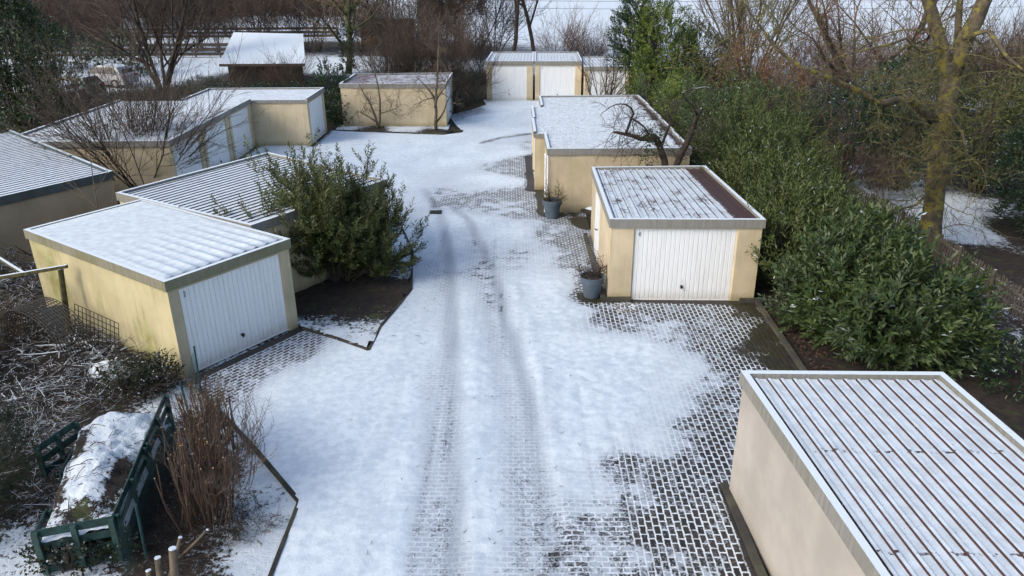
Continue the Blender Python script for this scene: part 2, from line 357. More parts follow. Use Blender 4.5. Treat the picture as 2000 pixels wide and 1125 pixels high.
# far slope of the valley (hidden behind the fields, keeps the horizon white)
hx = np.linspace(-900, 900, 60); hy = np.linspace(420, 1500, 30); HX, HY = np.meshgrid(hx, hy)
HZ = np.clip((HY-430)*.11, 0, 80)*(1+.3*np.sin(HX*.006)); ih = np.arange(HX.size).reshape(HX.shape)
h = np_mesh('hill', np.stack([HX, HY, HZ-.5], -1).reshape(-1, 3), np.stack([ih[:-1, :-1], ih[:-1, 1:], ih[1:, 1:], ih[1:, :-1]], -1).reshape(-1, 4),
            plain('hill_snow', (.62, .66, .74), .9, .2, .02), smooth=True); tag(h, kind='structure')

# ------------------------------------------------------------------ paved driveway with snow
def drive_mat():
    m, t, b = nodes('snowy_pavers'); N = NT(t); p = N.pos(); s = N.attr('snow'); tr = N.attr('track'); ms = N.attr('moss')
    # slightly wobbly brick pattern, laid in three directions
    wob = N.n('VectorMath', operation='SCALE'); nn = N.n('VectorMath', operation='SUBTRACT')
    N.l(N.noise(p, 11, 3, out=1), nn.inputs[0]); nn.inputs[1].default_value = (.5, .5, .5); N.l(nn.outputs[0], wob.inputs[0]); wob.inputs['Scale'].default_value = .04
    ad = N.n('VectorMath', operation='ADD'); N.l(p, ad.inputs[0]); N.l(wob.outputs[0], ad.inputs[1])
    def brick(ang, bw, rh, ms_):
        mp = N.n('Mapping'); mp.inputs['Rotation'].default_value = (0, 0, ang); N.l(ad.outputs[0], mp.inputs[0])
        br = N.n('TexBrick'); N.l(mp.outputs[0], br.inputs['Vector']); br.offset = .5
        br.inputs['Scale'].default_value = 1; br.inputs['Brick Width'].default_value = bw; br.inputs['Row Height'].default_value = rh
        br.inputs['Mortar Size'].default_value = ms_; br.inputs['Mortar Smooth'].default_value = .4; br.inputs['Bias'].default_value = 0
        br.inputs['Color1'].default_value = (0, 0, 0, 1); br.inputs['Color2'].default_value = (1, 1, 1, 1); br.inputs['Mortar'].default_value = (.5, .5, .5, 1)
        sc = N.n('SeparateColor'); N.l(br.outputs['Color'], sc.inputs[0]); return br.outputs['Fac'], sc.outputs[0]
    j0, r0 = brick(0, .21, .115, .018); j1, r1 = brick(R(91), .205, .118, .017); j2, r2 = brick(R(-55), .21, .11, .018)
    zr, zl = N.attr('zone_right'), N.attr('zone_left')
    def sel(a, b_, c_): 
        x = N.math('ADD', a, N.math('MULTIPLY', N.math('GREATER_THAN', zr, .5), N.math('SUBTRACT', b_, a)))
        return N.math('ADD', x, N.math('MULTIPLY', N.math('GREATER_THAN', zl, .5), N.math('SUBTRACT', c_, x)))
    joint, rnd = sel(j0, j1, j2), sel(r0, r1, r2)
    nf = N.noise(p, 26, 4, .7); nm = N.noise(p, 3.2, 4, .6); nb = N.noise(p, 75, 2, .6)
    dn = lambda q, k: N.math('MULTIPLY', N.math('SUBTRACT', q, .5), k)
    # joints catch snow first
    drift = N.math('MULTIPLY', N.ramp(N.noise(p, 3.0, 5, .7), .52, .62), .30)
    kj = N.math('ADD', N.math('ADD', s, dn(nf, .35)), dn(nm, .25)); cj = N.ramp(kj, .08, .2)
    # stone tops
    calm = N.ramp(s, .42, .62, 1, .42)
    ks = N.math('ADD', N.math('ADD', N.math('ADD', N.math('ADD', s, N.math('MULTIPLY', drift, N.ramp(s, .1, .3))), N.math('MULTIPLY', dn(nf, 1.45), calm)), N.math('MULTIPLY', dn(nm, .45), calm)), N.math('MULTIPLY', N.math('ADD', dn(rnd, .13), dn(nb, .5)), calm))
    cs = N.ramp(ks, .44, .60)
    thin = N.ramp(N.math('ADD', s, N.math('ADD', dn(nm, .2), dn(nf, .25))), .48, .86, .0, 1)            # thin snow lets the stones through
    stone = N.mix(rnd, (.016, .014, .013), (.045, .038, .033))
    stone = N.mix(N.math('MULTIPLY', ms, N.ramp(nm, .3, .65)), stone, (.030, .030, .006))
    stone = N.mix(N.math('MULTIPLY', joint, .6), stone, (.012, .011, .007))
    fresh = N.mix(N.ramp(N.math('ADD', N.noise(p, 5.5, 5, .7), dn(N.noise(p, .7, 3), .5)), .35, .65), (.46, .55, .63), (.59, .68, .745))
    tops = N.mix(thin, (.33, .39, .46), fresh)
    packed = N.mix(N.ramp(N.math('ADD', nf, dn(nb, .8)), .3, .7), (.225, .27, .33), (.33, .39, .455))
    tops = N.mix(tr, tops, packed)
    c = N.mix(cs, stone, tops)
    jm = N.math('MULTIPLY', N.math('MULTIPLY', joint, cj), N.math('SUBTRACT', 1, N.math('MULTIPLY', tr, .8)))
    jm = N.math('MULTIPLY', jm, N.ramp(s, .48, .85, 1.0, .10))
    c = N.mix(jm, c, (.60, .68, .745))
    N.l(c, b.inputs['Base Color']); N.l(N.ramp(cs, 0, 1, .55, .85), b.inputs['Roughness'])
    hgt = N.math('ADD', N.math('MULTIPLY', cs, .9), N.math('MULTIPLY', N.math('SUBTRACT', 0, joint), N.math('SUBTRACT', 1, cj)))
    lump = N.math('ADD', N.math('MULTIPLY', N.noise(p, 4.5, 3, .5), 1.0), N.math('MULTIPLY', nf, .45))
    b1 = N.bump(lump, .025, .6); N.l(N.bump(hgt, .016, .8, b1), b.inputs['Normal'])
    return m
def G2(*a): return [tuple(gp(x, y)[:2]) for x, y in a]
DRIVE = [(-3.60, 5.0), (-3.69, 8.85)]+G2((585,980),(505,885),(440,815),(392,765))+[(-7.4, 14.62), (-5.40, 17.55)]+G2((655,662),(718,685),(742,640),(800,570),(805,490),(775,430))+\
 [(-4.3, 23.3), (-8.5, 27.6), (-11.6, 28.5), (-13.2, 28.6), (-13.15, 38.75), (-10.2, 38.75), (-10.15, 42.4)]+G2((660,256),(760,260),(868,264),(905,259),(890,244))+\
 [(-3.8, 47.0)]+G2((925,213),(950,205))+[(-1.9, 52.7), (4.9, 52.7), (4.9, 50.5), (8, 50.0), (8, 44), (4, 42), (1.5, 39.5), (1.3, 30), (1.3, 27.1), (2.75, 27), (2.7, 19.1), (6.75, 19.0)]+G2((1500,625),(1565,722),(1580,745))+[(6.5, 11), (3.78, 10.9), (3.78, 5.0)]
d = .085
xs = np.arange(-13.3, 8.1, d); ys = np.concatenate([np.arange(5.0, 30, d), np.arange(30, 53, .16)])
X, Y = np.meshgrid(xs, ys)
SC = [(650,800,1),(600,900,1),(750,900,.97),(700,720,.95),(450,740,.42),(520,650+30,.40),(560,660,.42),(480,800,.72),(560,760,.9),(430,765,.36),(470,830,.7),(520,860,.8),(600,820,1),
 (900,450,.85),(830,620,.85),(780,650,1),(1000,300,.95),(800,300,1),(700,290,1),(950,230,1),(1100,600,.95),(1150,700,1),(1150,800,1),(1080,700,1),(1120,880,.95),(1200,780,1),(1250,690,.9),(1290,650,.55),
 (1200,622,.50),(1400,640,.36),(1450,640,.28),(1490,650,.0),(1440,600,.1),(1470,690,.10),(1530,700,0),(1330,600,.42),(1240,602,.45),(1380,600,.33),(1340,720,.78),(1400,740,.58),(1440,760,.36),(1460,720,.2),(1500,740,0),
 (1300,800,.66),(1380,820,.36),(1420,880,.22),(1250,850,.68),(1200,850,.8),(1150,950,.72),(1220,920,.5),(1320,930,.26),(1180,1000,.55),(1280,1030,.32),(1380,1030,.26),(1430,1100,.22),(1150,1080,.62),(1230,1100,.5),(1330,1110,.4),
 (1080,560,.95),(1100,500,.66),(1130,500,.38),(1150,540,.34),(1110,540,.7),(1080,450,.62),(1110,450,.42),(1120,400,.3),(1050,400,.38),(1000,400,.62),(1010,340,.42),(1025,310,.36),(980,350,.8),(1000,450,.9),(1000,290,.7),(1030,290,.45),
 (1045,380,.22),(1145,470,.2),(1160,560,.2),(1148,430,.06),(900,640,.95),(800,1050,.9),(700,1050,1),(940,1000,.95),(1020,1000,.75),(640,1000,1),(900,240,.95),(900,262,.9),(620,280,.95),(640,255,.9),(880,300,1),(880,225,.3),(900,220,.35),(900,212,.2),(990,210,1),(890,236,.5)]
s = field(SC, X, Y, 3.6)
s += (vnoise(X, Y, 1.1, 1)-.5)*.16
def band(pix, w0, w1, soft=.35):
    P = [tuple(gp(a, b)[:2]) for a, b in pix]; D = dpoly(P, X, Y)
    f = np.clip((Y-9)/12, 0, 1); wd = w0*(1-f)+w1*f
    return 1/(1+np.exp((D-wd/2)/(.05*soft/.35)))
tA = band([(887,1180),(887,980),(885,800),(882,640),(880,540),(872,470),(860,420),(830,370)], .38, .36)
tA2 = band([(842,1180),(840,980),(838,840),(842,760)], .30, .22, .8)*.75
tA3 = band([(865,1180),(862,1000),(862,800),(862,600),(858,500)], .95, .62, 1.0)*.42
tB = band([(1090,1180),(1064,1000),(1045,860),(1020,740),(992,640),(965,540),(940,480),(915,430),(880,400)], .32, .34)
tB2 = band([(1030,1180),(1015,1000),(1000,850),(980,740),(955,640),(935,560),(925,480)], .30, .2, .8)*.7
tB3 = band([(1058,1180),(1040,1000),(1020,840),(998,720),(970,620),(945,520),(920,450)], 1.0, .75, 1.0)*.42
tC = band([(700,1180),(740,900),(770,760),(820,640),(850,560)], .16, .16, 1)*.22
tD = band([(860,540),(850,480),(815,430),(770,400),(700,370)], .3, .3, 2)*.35
tE = band([(930,480),(920,420),(880,370),(800,330),(700,310)], .4, .4, 2)*.35
tF = band([(920,460),(890,390),(850,340),(850,300),(930,260),(1030,215)], .35, .35, 2)*.3
tG = band([(1030,240),(950,262),(880,290),(780,320)], .3, .3, 2)*.3
tH = band([(700,262),(705,300),(740,330)], .3, .3, 2)*.3
worn = np.maximum.reduce([tA3*2.0, tB3*2.0, tA2*.8, tB2*.8])
worn = np.clip(worn, 0, 1)*(.8+.7*(vnoise(X, Y*.5, 1.6, 6)-.3)); s = np.where(s > .5, s-np.clip(worn, 0, 1)*(s-.575)*.97, s)
trk = np.clip(np.maximum.reduce([tA, tA2, tB, tB2, tC, tD, tE, tF, tG, tH]), 0, 1)
streak = vnoise(X*7, Y*.22, 1, 41)*.6+vnoise(X*15, Y*.35, 1, 42)*.4
lane = np.exp(-((X+.35)/2.6)**4)*(Y < 26)
trk = np.clip(trk*(.75+.6*(vnoise(X, Y*.3, 2.2, 5)-.4)+.5*(streak-.5)), 0, 1)
trk = np.clip(trk+lane*np.clip(streak-.62, 0, 1)*.8, 0, 1)
s = np.where(s > .6, np.maximum(.6, s-lane*np.clip(streak-.58, 0, 1)*.5), s)
bare = band([(942,279),(975,270),(1036,261)], .16, .2, .6); s -= bare*.75
# bare rings round the pots and gates
for a, b_, r_ in ((1150,583,.42),(1072,415,.5),(1148,440,.42)):
    q = gp(a, b_); s -= .9*np.exp(-((X-q.x)**2+(Y-q.y)**2)/r_**2/1.0)
for (P0, P1, wd) in (((-7.40, 14.6), (-5.40, 17.5), .20), ((2.7, 19.0), (6.7, 18.85), .14), ((-13.1, 28.8), (-13.1, 38.7), .25), ((-10.2, 38.6), (-10.2, 42.3), .2), ((.9, 30.2), (.95, 36), .25), ((1.3, 27.2), (1.3, 30), .25), ((3.72, 5), (3.72, 10.9), .03)):
    D = dpoly([P0, P1], X, Y); s -= .9/(1+np.exp((D-wd)/.05))
s = np.where(s < .6, s+(vnoise(X, Y, 3.1, 51)-.5)*.22+(vnoise(X, Y, 6.5, 52)-.5)*.16, s)
s = np.clip(s, -.1, 1.15)
# relief: ridges beside tracks, lumps, footprints
Z = .006+.030*np.clip(s-.5, 0, .6)/.6
Z += np.clip(s-.55, 0, .5)*(.02*(vnoise(X, Y, 1.7, 8)-.5)+.03*(vnoise(X, Y, 4.1, 9)-.5))
Z -= np.clip(s-.4, 0, 1)*trk*.03
Z += .05*band([(925,1180),(928,980),(930,800),(925,640)], .20, .12, 1)*(.5+vnoise(X, Y, 3, 11))
Z += .06*band([(1142,1180),(1108,1000),(1082,880),(1062,740),(1035,640),(1010,560)], .10, .08, .8)*(.5+vnoise(X, Y, 3, 12))
Z += .02*band([(776,1180),(785,980),(790,840),(800,700)], .12, .1, 1)
def prints(x0, y0, x1, y1, n, rr=.12):
    global Z
    for _ in range(n):
        q = gp(random.uniform(x0, x1), random.uniform(y0, y1)); a = random.uniform(0, 3.14); ca, sa = math.cos(a), math.sin(a)
        k = (np.abs(X-q.x) < .5) & (np.abs(Y-q.y) < .5); dx = X[k]-q.x; dy = Y[k]-q.y; u = dx*ca+dy*sa; v = -dx*sa+dy*ca
        Z[k] -= .022*np.exp(-(u/(rr*1.5))**2-(v/(rr*.8))**2)-.012*np.exp(-(u/(rr*2.4))**2-(v/(rr*1.6))**2)
prints(1060, 530, 1260, 760, 130, .14); prints(1100, 760, 1230, 900, 40, .13); prints(590, 700, 800, 1125, 55, .12); prints(920, 640, 1000, 1100, 30, .1)
prints(700, 280, 1000, 420, 60, .16)
Z = np.maximum(Z, .004)
moss = np.clip(1-np.hypot((X-6.4)/1.2, (Y-17)/3.2), 0, 1)*1.6+.25*(vnoise(X, Y, .8, 14) > .6)
for a, b_ in ((1150,583),(1072,415),(1148,440)):
    q = gp(a, b_); moss += np.exp(-((X-q.x)**2+(Y-q.y)**2)/.4)
moss += (X > 1)*(Y > 29)*.4; moss = np.clip(moss, 0, 1)
zr = ((X > 1.86+.03*(Y-12)*0) & (Y < 19.3)).astype(float); zl = inpoly([(-9, 12), (-4.6, 13.2), (-3.2, 15.2), (-3.3, 19), (-9, 19)], X, Y).astype(float)
ny, nx = X.shape; idx = np.arange(nx*ny).reshape(ny, nx)
F = np.stack([idx[:-1, :-1], idx[:-1, 1:], idx[1:, 1:], idx[1:, :-1]], -1)
cx = (X[:-1, :-1]+X[1:, 1:])/2; cy = (Y[:-1, :-1]+Y[1:, 1:])/2
F = F[inpoly(DRIVE, cx, cy)]
used = np.unique(F); rem = np.full(nx*ny, -1); rem[used] = np.arange(len(used)); F = rem[F]
V = np.stack([X, Y, Z], -1).reshape(-1, 3)[used]
cnt = np.bincount(F.ravel(), minlength=len(V)); bi = np.where(cnt < 4)[0]      # smooth the cut edge onto the kerb line
for i in bi:
    best = None; px, py = V[i, 0], V[i, 1]
    for k in range(len(DRIVE)):
        (x1, y1), (x2, y2) = DRIVE[k], DRIVE[(k+1) % len(DRIVE)]; dx, dy = x2-x1, y2-y1; L2 = dx*dx+dy*dy+1e-9
        t = min(1, max(0, ((px-x1)*dx+(py-y1)*dy)/L2)); qx, qy = x1+t*dx, y1+t*dy; D2 = (px-qx)**2+(py-qy)**2
        if best is None or D2 < best[0]: best = (D2, qx, qy)
    if best[0] < .13**2: V[i, 0], V[i, 1] = best[1], best[2]
dr = np_mesh('paved_driveway', V, F, drive_mat(), smooth=True, attrs={'snow': s.ravel()[used], 'track': trk.ravel()[used], 'moss': moss.ravel()[used], 'zone_right': zr.ravel()[used], 'zone_left': zl.ravel()[used]})
tag(dr, kind='structure')

# ------------------------------------------------------------------ kerbs
def kerb(name, pts, wd, h, mat, label, jit=.0):
    mb = MB(); P = []
    for a, b_ in zip(pts[:-1], pts[1:]):
        a, b_ = Vector((*a, 0)), Vector((*b_, 0)); n = max(1, round((b_-a).length/.95))
        P += [a.lerp(b_, i/n) for i in range(n)]
    P.append(Vector((*pts[-1], 0)))
    for a, b_ in zip(P[:-1], P[1:]):
        dz = random.uniform(-jit, jit); dd = (b_-a).normalized()*.006
        mb.beam(a+dd+Vector((0, 0, h/2-.05+dz)), b_-dd+Vector((0, 0, h/2-.05+dz)), wd, h+.1)
    return tag(mb.build(name, mat), label, 'kerb')
kerb('kerb', [(-3.60, 4.0), (-3.69, 8.85)]+G2((585,980),(505,885),(440,815),(390,762)), .07, .04, M['kerb_dark'], 'dark kerb edging the left lawn beside the snowy driveway', .01)
kerb('kerb', G2((592,643),(655,662),(720,686),(744,640),(803,568),(806,492),(778,432)), .07, .05, M['kerb_dark'], 'crooked kerb round the dark bed under the central laurel', .012)
kerb('kerb', G2((655,256),(760,260),(868,264),(880,258),(905,257)), .10, .08, M['kerb_dark'], 'low kerb along the narrow bed before the beige side wall', .008)
kerb('kerb', G2((1478,592),(1500,625),(1565,722),(1590,755)), .11, .10, M['kerb'], 'mossy kerb between bare pavers and the right laurel hedge', .006)
kerb('kerb', [(3.76, 4.0), (3.74, 10.95)], .13, .07, M['kerb'], 'concrete kerb at the foot of the nearest garage on the right', .004)
kerb('kerb', [(2.50, 24.3), (2.50, 18.93), (3.25, 18.93)], .12, .12, M['kerb'], 'concrete kerb round the left corner of the garage beside the pot', .003)
kerb('kerb', [(6.2, 18.80), (6.78, 18.80)], .10, .12, M['kerb'], 'short stone threshold right of the white door near the hedge')
# garden bed under the laurel and bed before the beige wall
def bed(name, poly, pts, label, z=.03, step=.12):
    Pn = np.array(poly); x0, y0 = Pn.min(0); x1, y1 = Pn.max(0)
    X, Y = np.meshgrid(np.arange(x0, x1, step), np.arange(y0, y1, step)); s = field(pts, X, Y, 3)
    Z = z+.05*(vnoise(X, Y, 2.5, 20)-.3); idx = np.arange(X.size).reshape(X.shape)
    F = np.stack([idx[:-1, :-1], idx[:-1, 1:], idx[1:, 1:], idx[1:, :-1]], -1)
    F = F[inpoly(poly, (X[:-1, :-1]+X[1:, 1:])/2, (Y[:-1, :-1]+Y[1:, 1:])/2)]
    o = np_mesh(name, np.stack([X, Y, Z], -1).reshape(-1, 3), F, bpy.data.materials['snowy_ground'], smooth=True, attrs={'snow': s.ravel()})
    return tag(o, kind='structure')
bed('planting_bed', G2((588,640),(655,662),(718,683),(742,640),(800,568),(804,492),(776,432))+[(-4.6, 23.2), (-7.6, 18.6), (-5.6, 17.6)],
    [(650,655,.75),(700,675,.85),(720,640,.55),(600,640,.6),(640,625,.55),(620,600,.08),(700,590,.12),(760,580,.2),(660,615,.25),(740,600,.25),(780,560,.1),(740,520,.2),(790,500,.8),(760,480,.85),(770,450,.9),(680,560,0),(600,560,0),(800,540,.6),(650,520,0)], '')
bed('planting_bed', G2((655,255),(760,259),(868,263),(880,246))+[(-3.6, 44), (-10, 44.2)], [(680,248,.7),(738,252,.1),(800,252,.8),(850,257,.15),(770,250,.75),(870,250,.7),(700,246,.7)], '', .02)

# ------------------------------------------------------------------ garages
def lerp(a, b, t): return (a[0]+(b[0]-a[0])*t, a[1]+(b[1]-a[1])*t)
def bil(q, u, v): return lerp(lerp(q[0], q[1], u), lerp(q[3], q[2], u), v)
def inset(q, e):
    if not hasattr(e, '__len__'): e = [e]*4
    c = [Vector(p) for p in q]; L = []
    for i in range(4):
        d = (c[(i+1) % 4]-c[i]).normalized(); L.append((c[i]+Vector((-d.y, d.x))*e[i], d))
    out = []
    for i in range(4):
        p1, d1 = L[i-1]; p2, d2 = L[i]; den = d1.x*d2.y-d1.y*d2.x; w_ = p2-p1; t = (w_.x*d2.y-w_.y*d2.x)/den
        out.append((p1.x+d1.x*t, p1.y+d1.y*t))
    return out
DIGIT = {'2': [[(0, .8), (.25, 1), (.6, 1), (.8, .8), (.75, .55), (0, 0), (.85, 0)]], '1': [[(.1, .75), (.4, 1), (.4, 0)]], '3': [[(0, .9), (.3, 1), (.7, .9), (.7, .65), (.35, .52), (.75, .35), (.7, .1), (.3, 0), (0, .12)]],
         '4': [[(.6, 0), (.6, 1), (0, .3), (.85, .3)]], '7': [[(0, 1), (.8, 1), (.3, 0)]], 'N': [[(0, 0), (0, 1), (.75, 0), (.75, 1)]], '8': [[(.4, .52), (.1, .75), (.4, 1), (.7, .75), (.4, .52), (.05, .25), (.4, 0), (.75, .25), (.4, .52)]]}
def garage(label, q, H=2.45, door=(.07, .93), doorh=2.08, wall='wall', wfront=None, rim='conc', roof='roof_thin', ribs=13, ribh=.032, across=False, fasc=.24,
           num=None, group='prefabricated concrete garages', back_z=0., cat='garage', soft=False, has_door=True, ribw=.036, z0=0., open_=(), deck=.085):
    """q = roof corners anticlockwise: front-left, front-right, back-right, back-left (facing the door)"""
    c0 = bil(q, .5, .5); E = empty('garage', (c0[0], c0[1], z0), label, cat, group)
    wq = inset(q, .05); iq = inset(wq, .12); zt = H-fasc
    A, B, C, D = wq; a, b_, c, d_ = iq; wb = MB()
    for (P, Q, p_, q_) in ((B, C, b_, c), (C, D, c, d_), (D, A, d_, a)): wb.quadbox([P, Q, q_, p_], -.05, zt)
    wm = M[wall]; wfm = M[wfront] if wfront else wm; L = math.dist(A, B)
    for u0, u1 in ((0, door[0]), (door[1], 1)):
        P0, P1 = lerp(A, B, u0), lerp(A, B, u1); Q0, Q1 = lerp(a, b_, u0), lerp(a, b_, u1)
        wb.quadbox([P0, P1, Q1, Q0], -.05, zt, 1)
    # lintel strip
    P0, P1 = lerp(A, B, door[0]), lerp(A, B, door[1]); Q0, Q1 = lerp(a, b_, door[0]), lerp(a, b_, door[1])
    if zt-doorh > .03: wb.quadbox([P0, P1, Q1, Q0], doorh, zt, 1)
    wo = wb.build('wall', [wm, wfm], E)
    # rim
    r = MB(); ri = inset(q, .11); zb = H-deck
    for i in range(4):
        j = (i+1) % 4; zz = zb-.016 if i in open_ else H
        r.quadbox([q[i], q[j], ri[j], ri[i]], zt, zz)
    ro = r.build('roof_rim', M[rim], E)
    # roof deck with ribs
    rq = inset(q, [0. if i in open_ else .105 for i in range(4)]); us = []
    if across: rq2 = [rq[1], rq[2], rq[3], rq[0]]
    else: rq2 = rq
    W = math.dist(rq2[0], rq2[1]); pitch = W/ribs; nv = 16
    prof = []
    for k in range(ribs):
        s0 = (k+.5)*pitch; rw = ribw; top = ribw*.66
        if soft:
            prof += [(s0-pitch*.5, 0), (s0-pitch*.2, .006), (s0-pitch*.02, ribh), (s0+pitch*.12, ribh*.95), (s0+pitch*.2, ribh*.2)]
        else: prof += [(s0-rw, 0), (s0-top, ribh), (s0+top, ribh), (s0+rw, 0)]
    if not soft: prof = [(0, 0)]+prof
    prof += [(W, 0)]
    V = []; UV = []
    L2 = math.dist(rq2[1], rq2[2]); e = .05/L2
    vs = [e]+[e+(1-2*e)*i/(nv-1) for i in range(1, nv-1)]+[1-e]
    for v in vs:
        for (x, z) in prof:
            f = 1.
            if soft: f = max(.06, 1-1.9*v)*(1-.9*max(0, .55-x/W))
            P = bil(rq2, x/W, v); V.append((*P, zb+z*f+back_z*0)); UV.append((x/W, v) if not across else (1-v, x/W))
    m_ = len(prof); F = [(j*m_+i, j*m_+i+1, (j+1)*m_+i+1, (j+1)*m_+i) for j in range(len(vs)-1) for i in range(m_-1)]
    # end faces of ribs and closing strip
    b0 = len(V)
    V += [(*bil(rq2, -.002, 0), zb-.012), (*bil(rq2, 1.002, 0), zb-.012), (*bil(rq2, 1.002, 1), zb-.012), (*bil(rq2, -.002, 1), zb-.012)]; UV += [(0, 0), (1, 0), (1, 1), (0, 1)]
    F += [(b0, b0+1, b0+2, b0+3)]
    F += [tuple(k for k in range(m_))[::-1], tuple(range((len(vs)-1)*m_, len(vs)*m_))]
    mesh_obj('roof', V, F, M[roof], E, None, soft, UV)
    if not has_door: return E
    # door: vertical pleated leaf set back between the pillars
    def wallpt(u, dep): 
        P = lerp(A, B, u); Q = lerp(D, C, u); L_ = math.dist(P, Q); return lerp(P, Q, dep/L_)
    db = MB(); nr = 22; du = (door[1]-door[0]); fr = .035/L
    u0, u1 = door[0]+fr, door[1]-fr; pts = []
    for k in range(nr):
        s0 = u0+(u1-u0)*k/nr; s1 = u0+(u1-u0)*(k+1)/nr; g = (s1-s0)
        pts += [(s0, .075), (s0+g*.12, .055), (s0+g*.88, .055)]
    pts += [(u1, .075)]
    V = [(*wallpt(u, dp), .03) for u, dp in pts]+[(*wallpt(u, dp), doorh-.035) for u, dp in pts]; k = len(pts)
    V += [(*wallpt(u0, .10), .03), (*wallpt(u1, .10), .03), (*wallpt(u0, .10), doorh-.035), (*wallpt(u1, .10), doorh-.035)]
    F = [(i, i+1, k+i+1, k+i) for i in range(k-1)]+[(2*k+1, 2*k, 2*k+2, 2*k+3)]+[tuple(range(k, 2*k))+(2*k+3, 2*k+2)]
    do = db.add(V, F).build('door', M['door'], E)
    fb = MB()
    for (ua, ub, z0_, z1_) in ((door[0], u0-.004/L, 0, doorh), (u1+.004/L, door[1], 0, doorh), (u0, u1, doorh-.032, doorh), (u0, u1, 0, .028)):
        fb.quadbox([wallpt(ua, .04), wallpt(ub, .04), wallpt(ub, .09), wallpt(ua, .09)], z0_, z1_)
    fb.build('door_frame', M['frame'], E)
    um = (u0+u1)/2; P = Vector((*wallpt(um, .055), .42)); nrm = (Vector((*wallpt(um, 0), 0))-Vector((*wallpt(um, 1), 0))).normalized()
    ho = MB(); ho.tube([P, P+nrm*.05], .022, 8); ho.tube([P+nrm*.05, P+nrm*.085], .042, 10); al = (Vector((*B, 0))-Vector((*A, 0))).normalized()
    ho.beam(P+nrm*.075-Vector((0, 0, .055)), P+nrm*.075+Vector((0, 0, .055)), .03, .02)
    ho.build('handle', M['black'], do)
    pl = MB(); O = Vector((*wallpt(um, .052), .56)); pl.beam(O-Vector((0, 0, .05)), O+Vector((0, 0, .05)), .05, .006); pl.build('lock_plate', M['frame'], do)
    if num:
        nb = MB(); O = Vector((*wallpt(u0+.10/L, .045), doorh-.22)); up = Vector((0, 0, 1)); x = 0
        for ch in num:
            for st in DIGIT[ch]:
                nb.tube([O+al*(x+px*.06)+up*(py*.11) for px, py in st], .007, 4)
            x += .075
        nb.build('number', M['black'], do)
    return E
def q4(*p, z): return [tuple(gp(a, b_, z)[:2]) for a, b_ in p]
garage('garage with thick snow on its roof and yellow wall of algae and painted shade, at the left', q4((320.5,551),(567,466),(277,388),(45,448), z=2.38), 2.38, (.075, .925), 2.08, 'wall_algae_shade', 'wall_olive', 'conc_green', 'roof_snow', 10, .035, soft=True, num='2', deck=.014)
garage('garage with half melted ribbed roof and wide cream pillars, right of the driveway', q4((1191,428),(1497,429),(1378,323),(1155,325.5), z=2.36), 2.36, (.155, .845), 2.08, 'wall', None, 'conc', 'roof_melt', 17, .034, num='N')
br = q4((1842,726),(1446,723), z=2.4); v = Vector((br[1][0]-br[0][0], br[1][1]-br[0][1])).normalized(); dn_ = Vector((.0, -1))
br = [tuple(gp(1446,723,2.4)[:2]), tuple(gp(1842,726,2.4)[:2])]
BL = [(br[0][0]+.35, br[0][1]-6.2), (br[1][0]+.35, br[1][1]-6.2)]
garage('nearest garage with dark red ribbed roof under thin snow, lower right corner', [BL[0], BL[1], br[1], br[0]], 2.4, (.1, .9), 2.08, 'wall_pale', None, 'conc', 'roof_near', 15, .030)
# row behind on the right, doors to the left
ry = [27.05, 30.10, 33.15, 36.25, 39.15]; rx = [1.30, .90, .95, 1.42]
rl = ['cream garage whose long side wall stands behind the first potted shrub', 'second garage from the front in the stepped row, its wall projecting left',
      'third garage of the stepped row behind the gnarled tree, snow covered ribbed roof', 'rearmost garage of the stepped row, set back before the two white doors']
for i in range(4):
    x0, y0, y1 = rx[i], ry[i], ry[i+1]
    garage(rl[i], [(x0, y1), (x0, y0+.012), (6.55, y0+.012), (6.50, y1)], 2.4, (.1, .9), 2.08, 'wall', None, 'conc', 'roof_bareback', 11, .013, open_=((3,), (1, 3), (1, 3), (1,))[i], group='stepped row of garages on the right')
# two at the far end facing the camera
garage('left one of the two garages with white doors closing the far end', q4((948,119.5),(1042.3,119.5),(1043,100.8),(960,101), z=2.6), 2.6, (.10, .88), 2.30, 'wall', None, 'conc', 'roof_thin', 13, .024, num='3')
garage('right one of the two garages with white doors closing the far end', q4((1043.7,119.5),(1138,119.5),(1129,101),(1043.9,100.8), z=2.6), 2.6, (.10, .87), 2.30, 'wall', None, 'conc', 'roof_thin', 13, .024, num='4')
garage('far garage behind bare shrub, right of the pair of white doors', [(4.85, 51.2), (8.1, 51.2), (8.1, 57.2), (4.85, 57.2)], 2.35, (.1, .88), 2.05, 'wall', None, 'conc', 'roof_thin', 13, .04)
# beige side wall garage: door faces +x
m1 = q4((871,163.5),(884,141.5),(692,143.6),(661.6,163.2), z=2.42)
garage('detached garage with long beige side wall behind two small fruit trees', m1, 2.42, (.13, .93), 2.1, 'wall', None, 'conc', 'roof_purple', 12, .02)
# left far row
ly = [28.75, 32.05, 35.35, 38.62]
ll = ['garage at the near end of the left row, behind the big bare bush', 'middle garage of the left row with white door', 'last garage of the left row, next to the projecting one']
for i in range(3):
    garage(ll[i], [(-13.05, ly[i]), (-13.05, ly[i+1]-.012), (-19.65, ly[i+1]-.012), (-19.65, ly[i])], 2.42, (.08, .90), 2.1, 'wall', None, 'conc', 'roof_patchy' if i < 2 else 'roof_thin', 12, .012, open_=((1,), (1, 3), (1, 3))[i], group='row of garages on the far left')
garage('projecting garage with blank cream side wall at the end of the left row', [(-10.22, 38.62), (-10.2, 42.3), (-16.5, 42.3), (-16.55, 38.62)], 2.42, (.1, .93), 2.1, 'wall', None, 'conc', 'roof_thin', 12, .012, open_=(3,), group='row of garages on the far left')
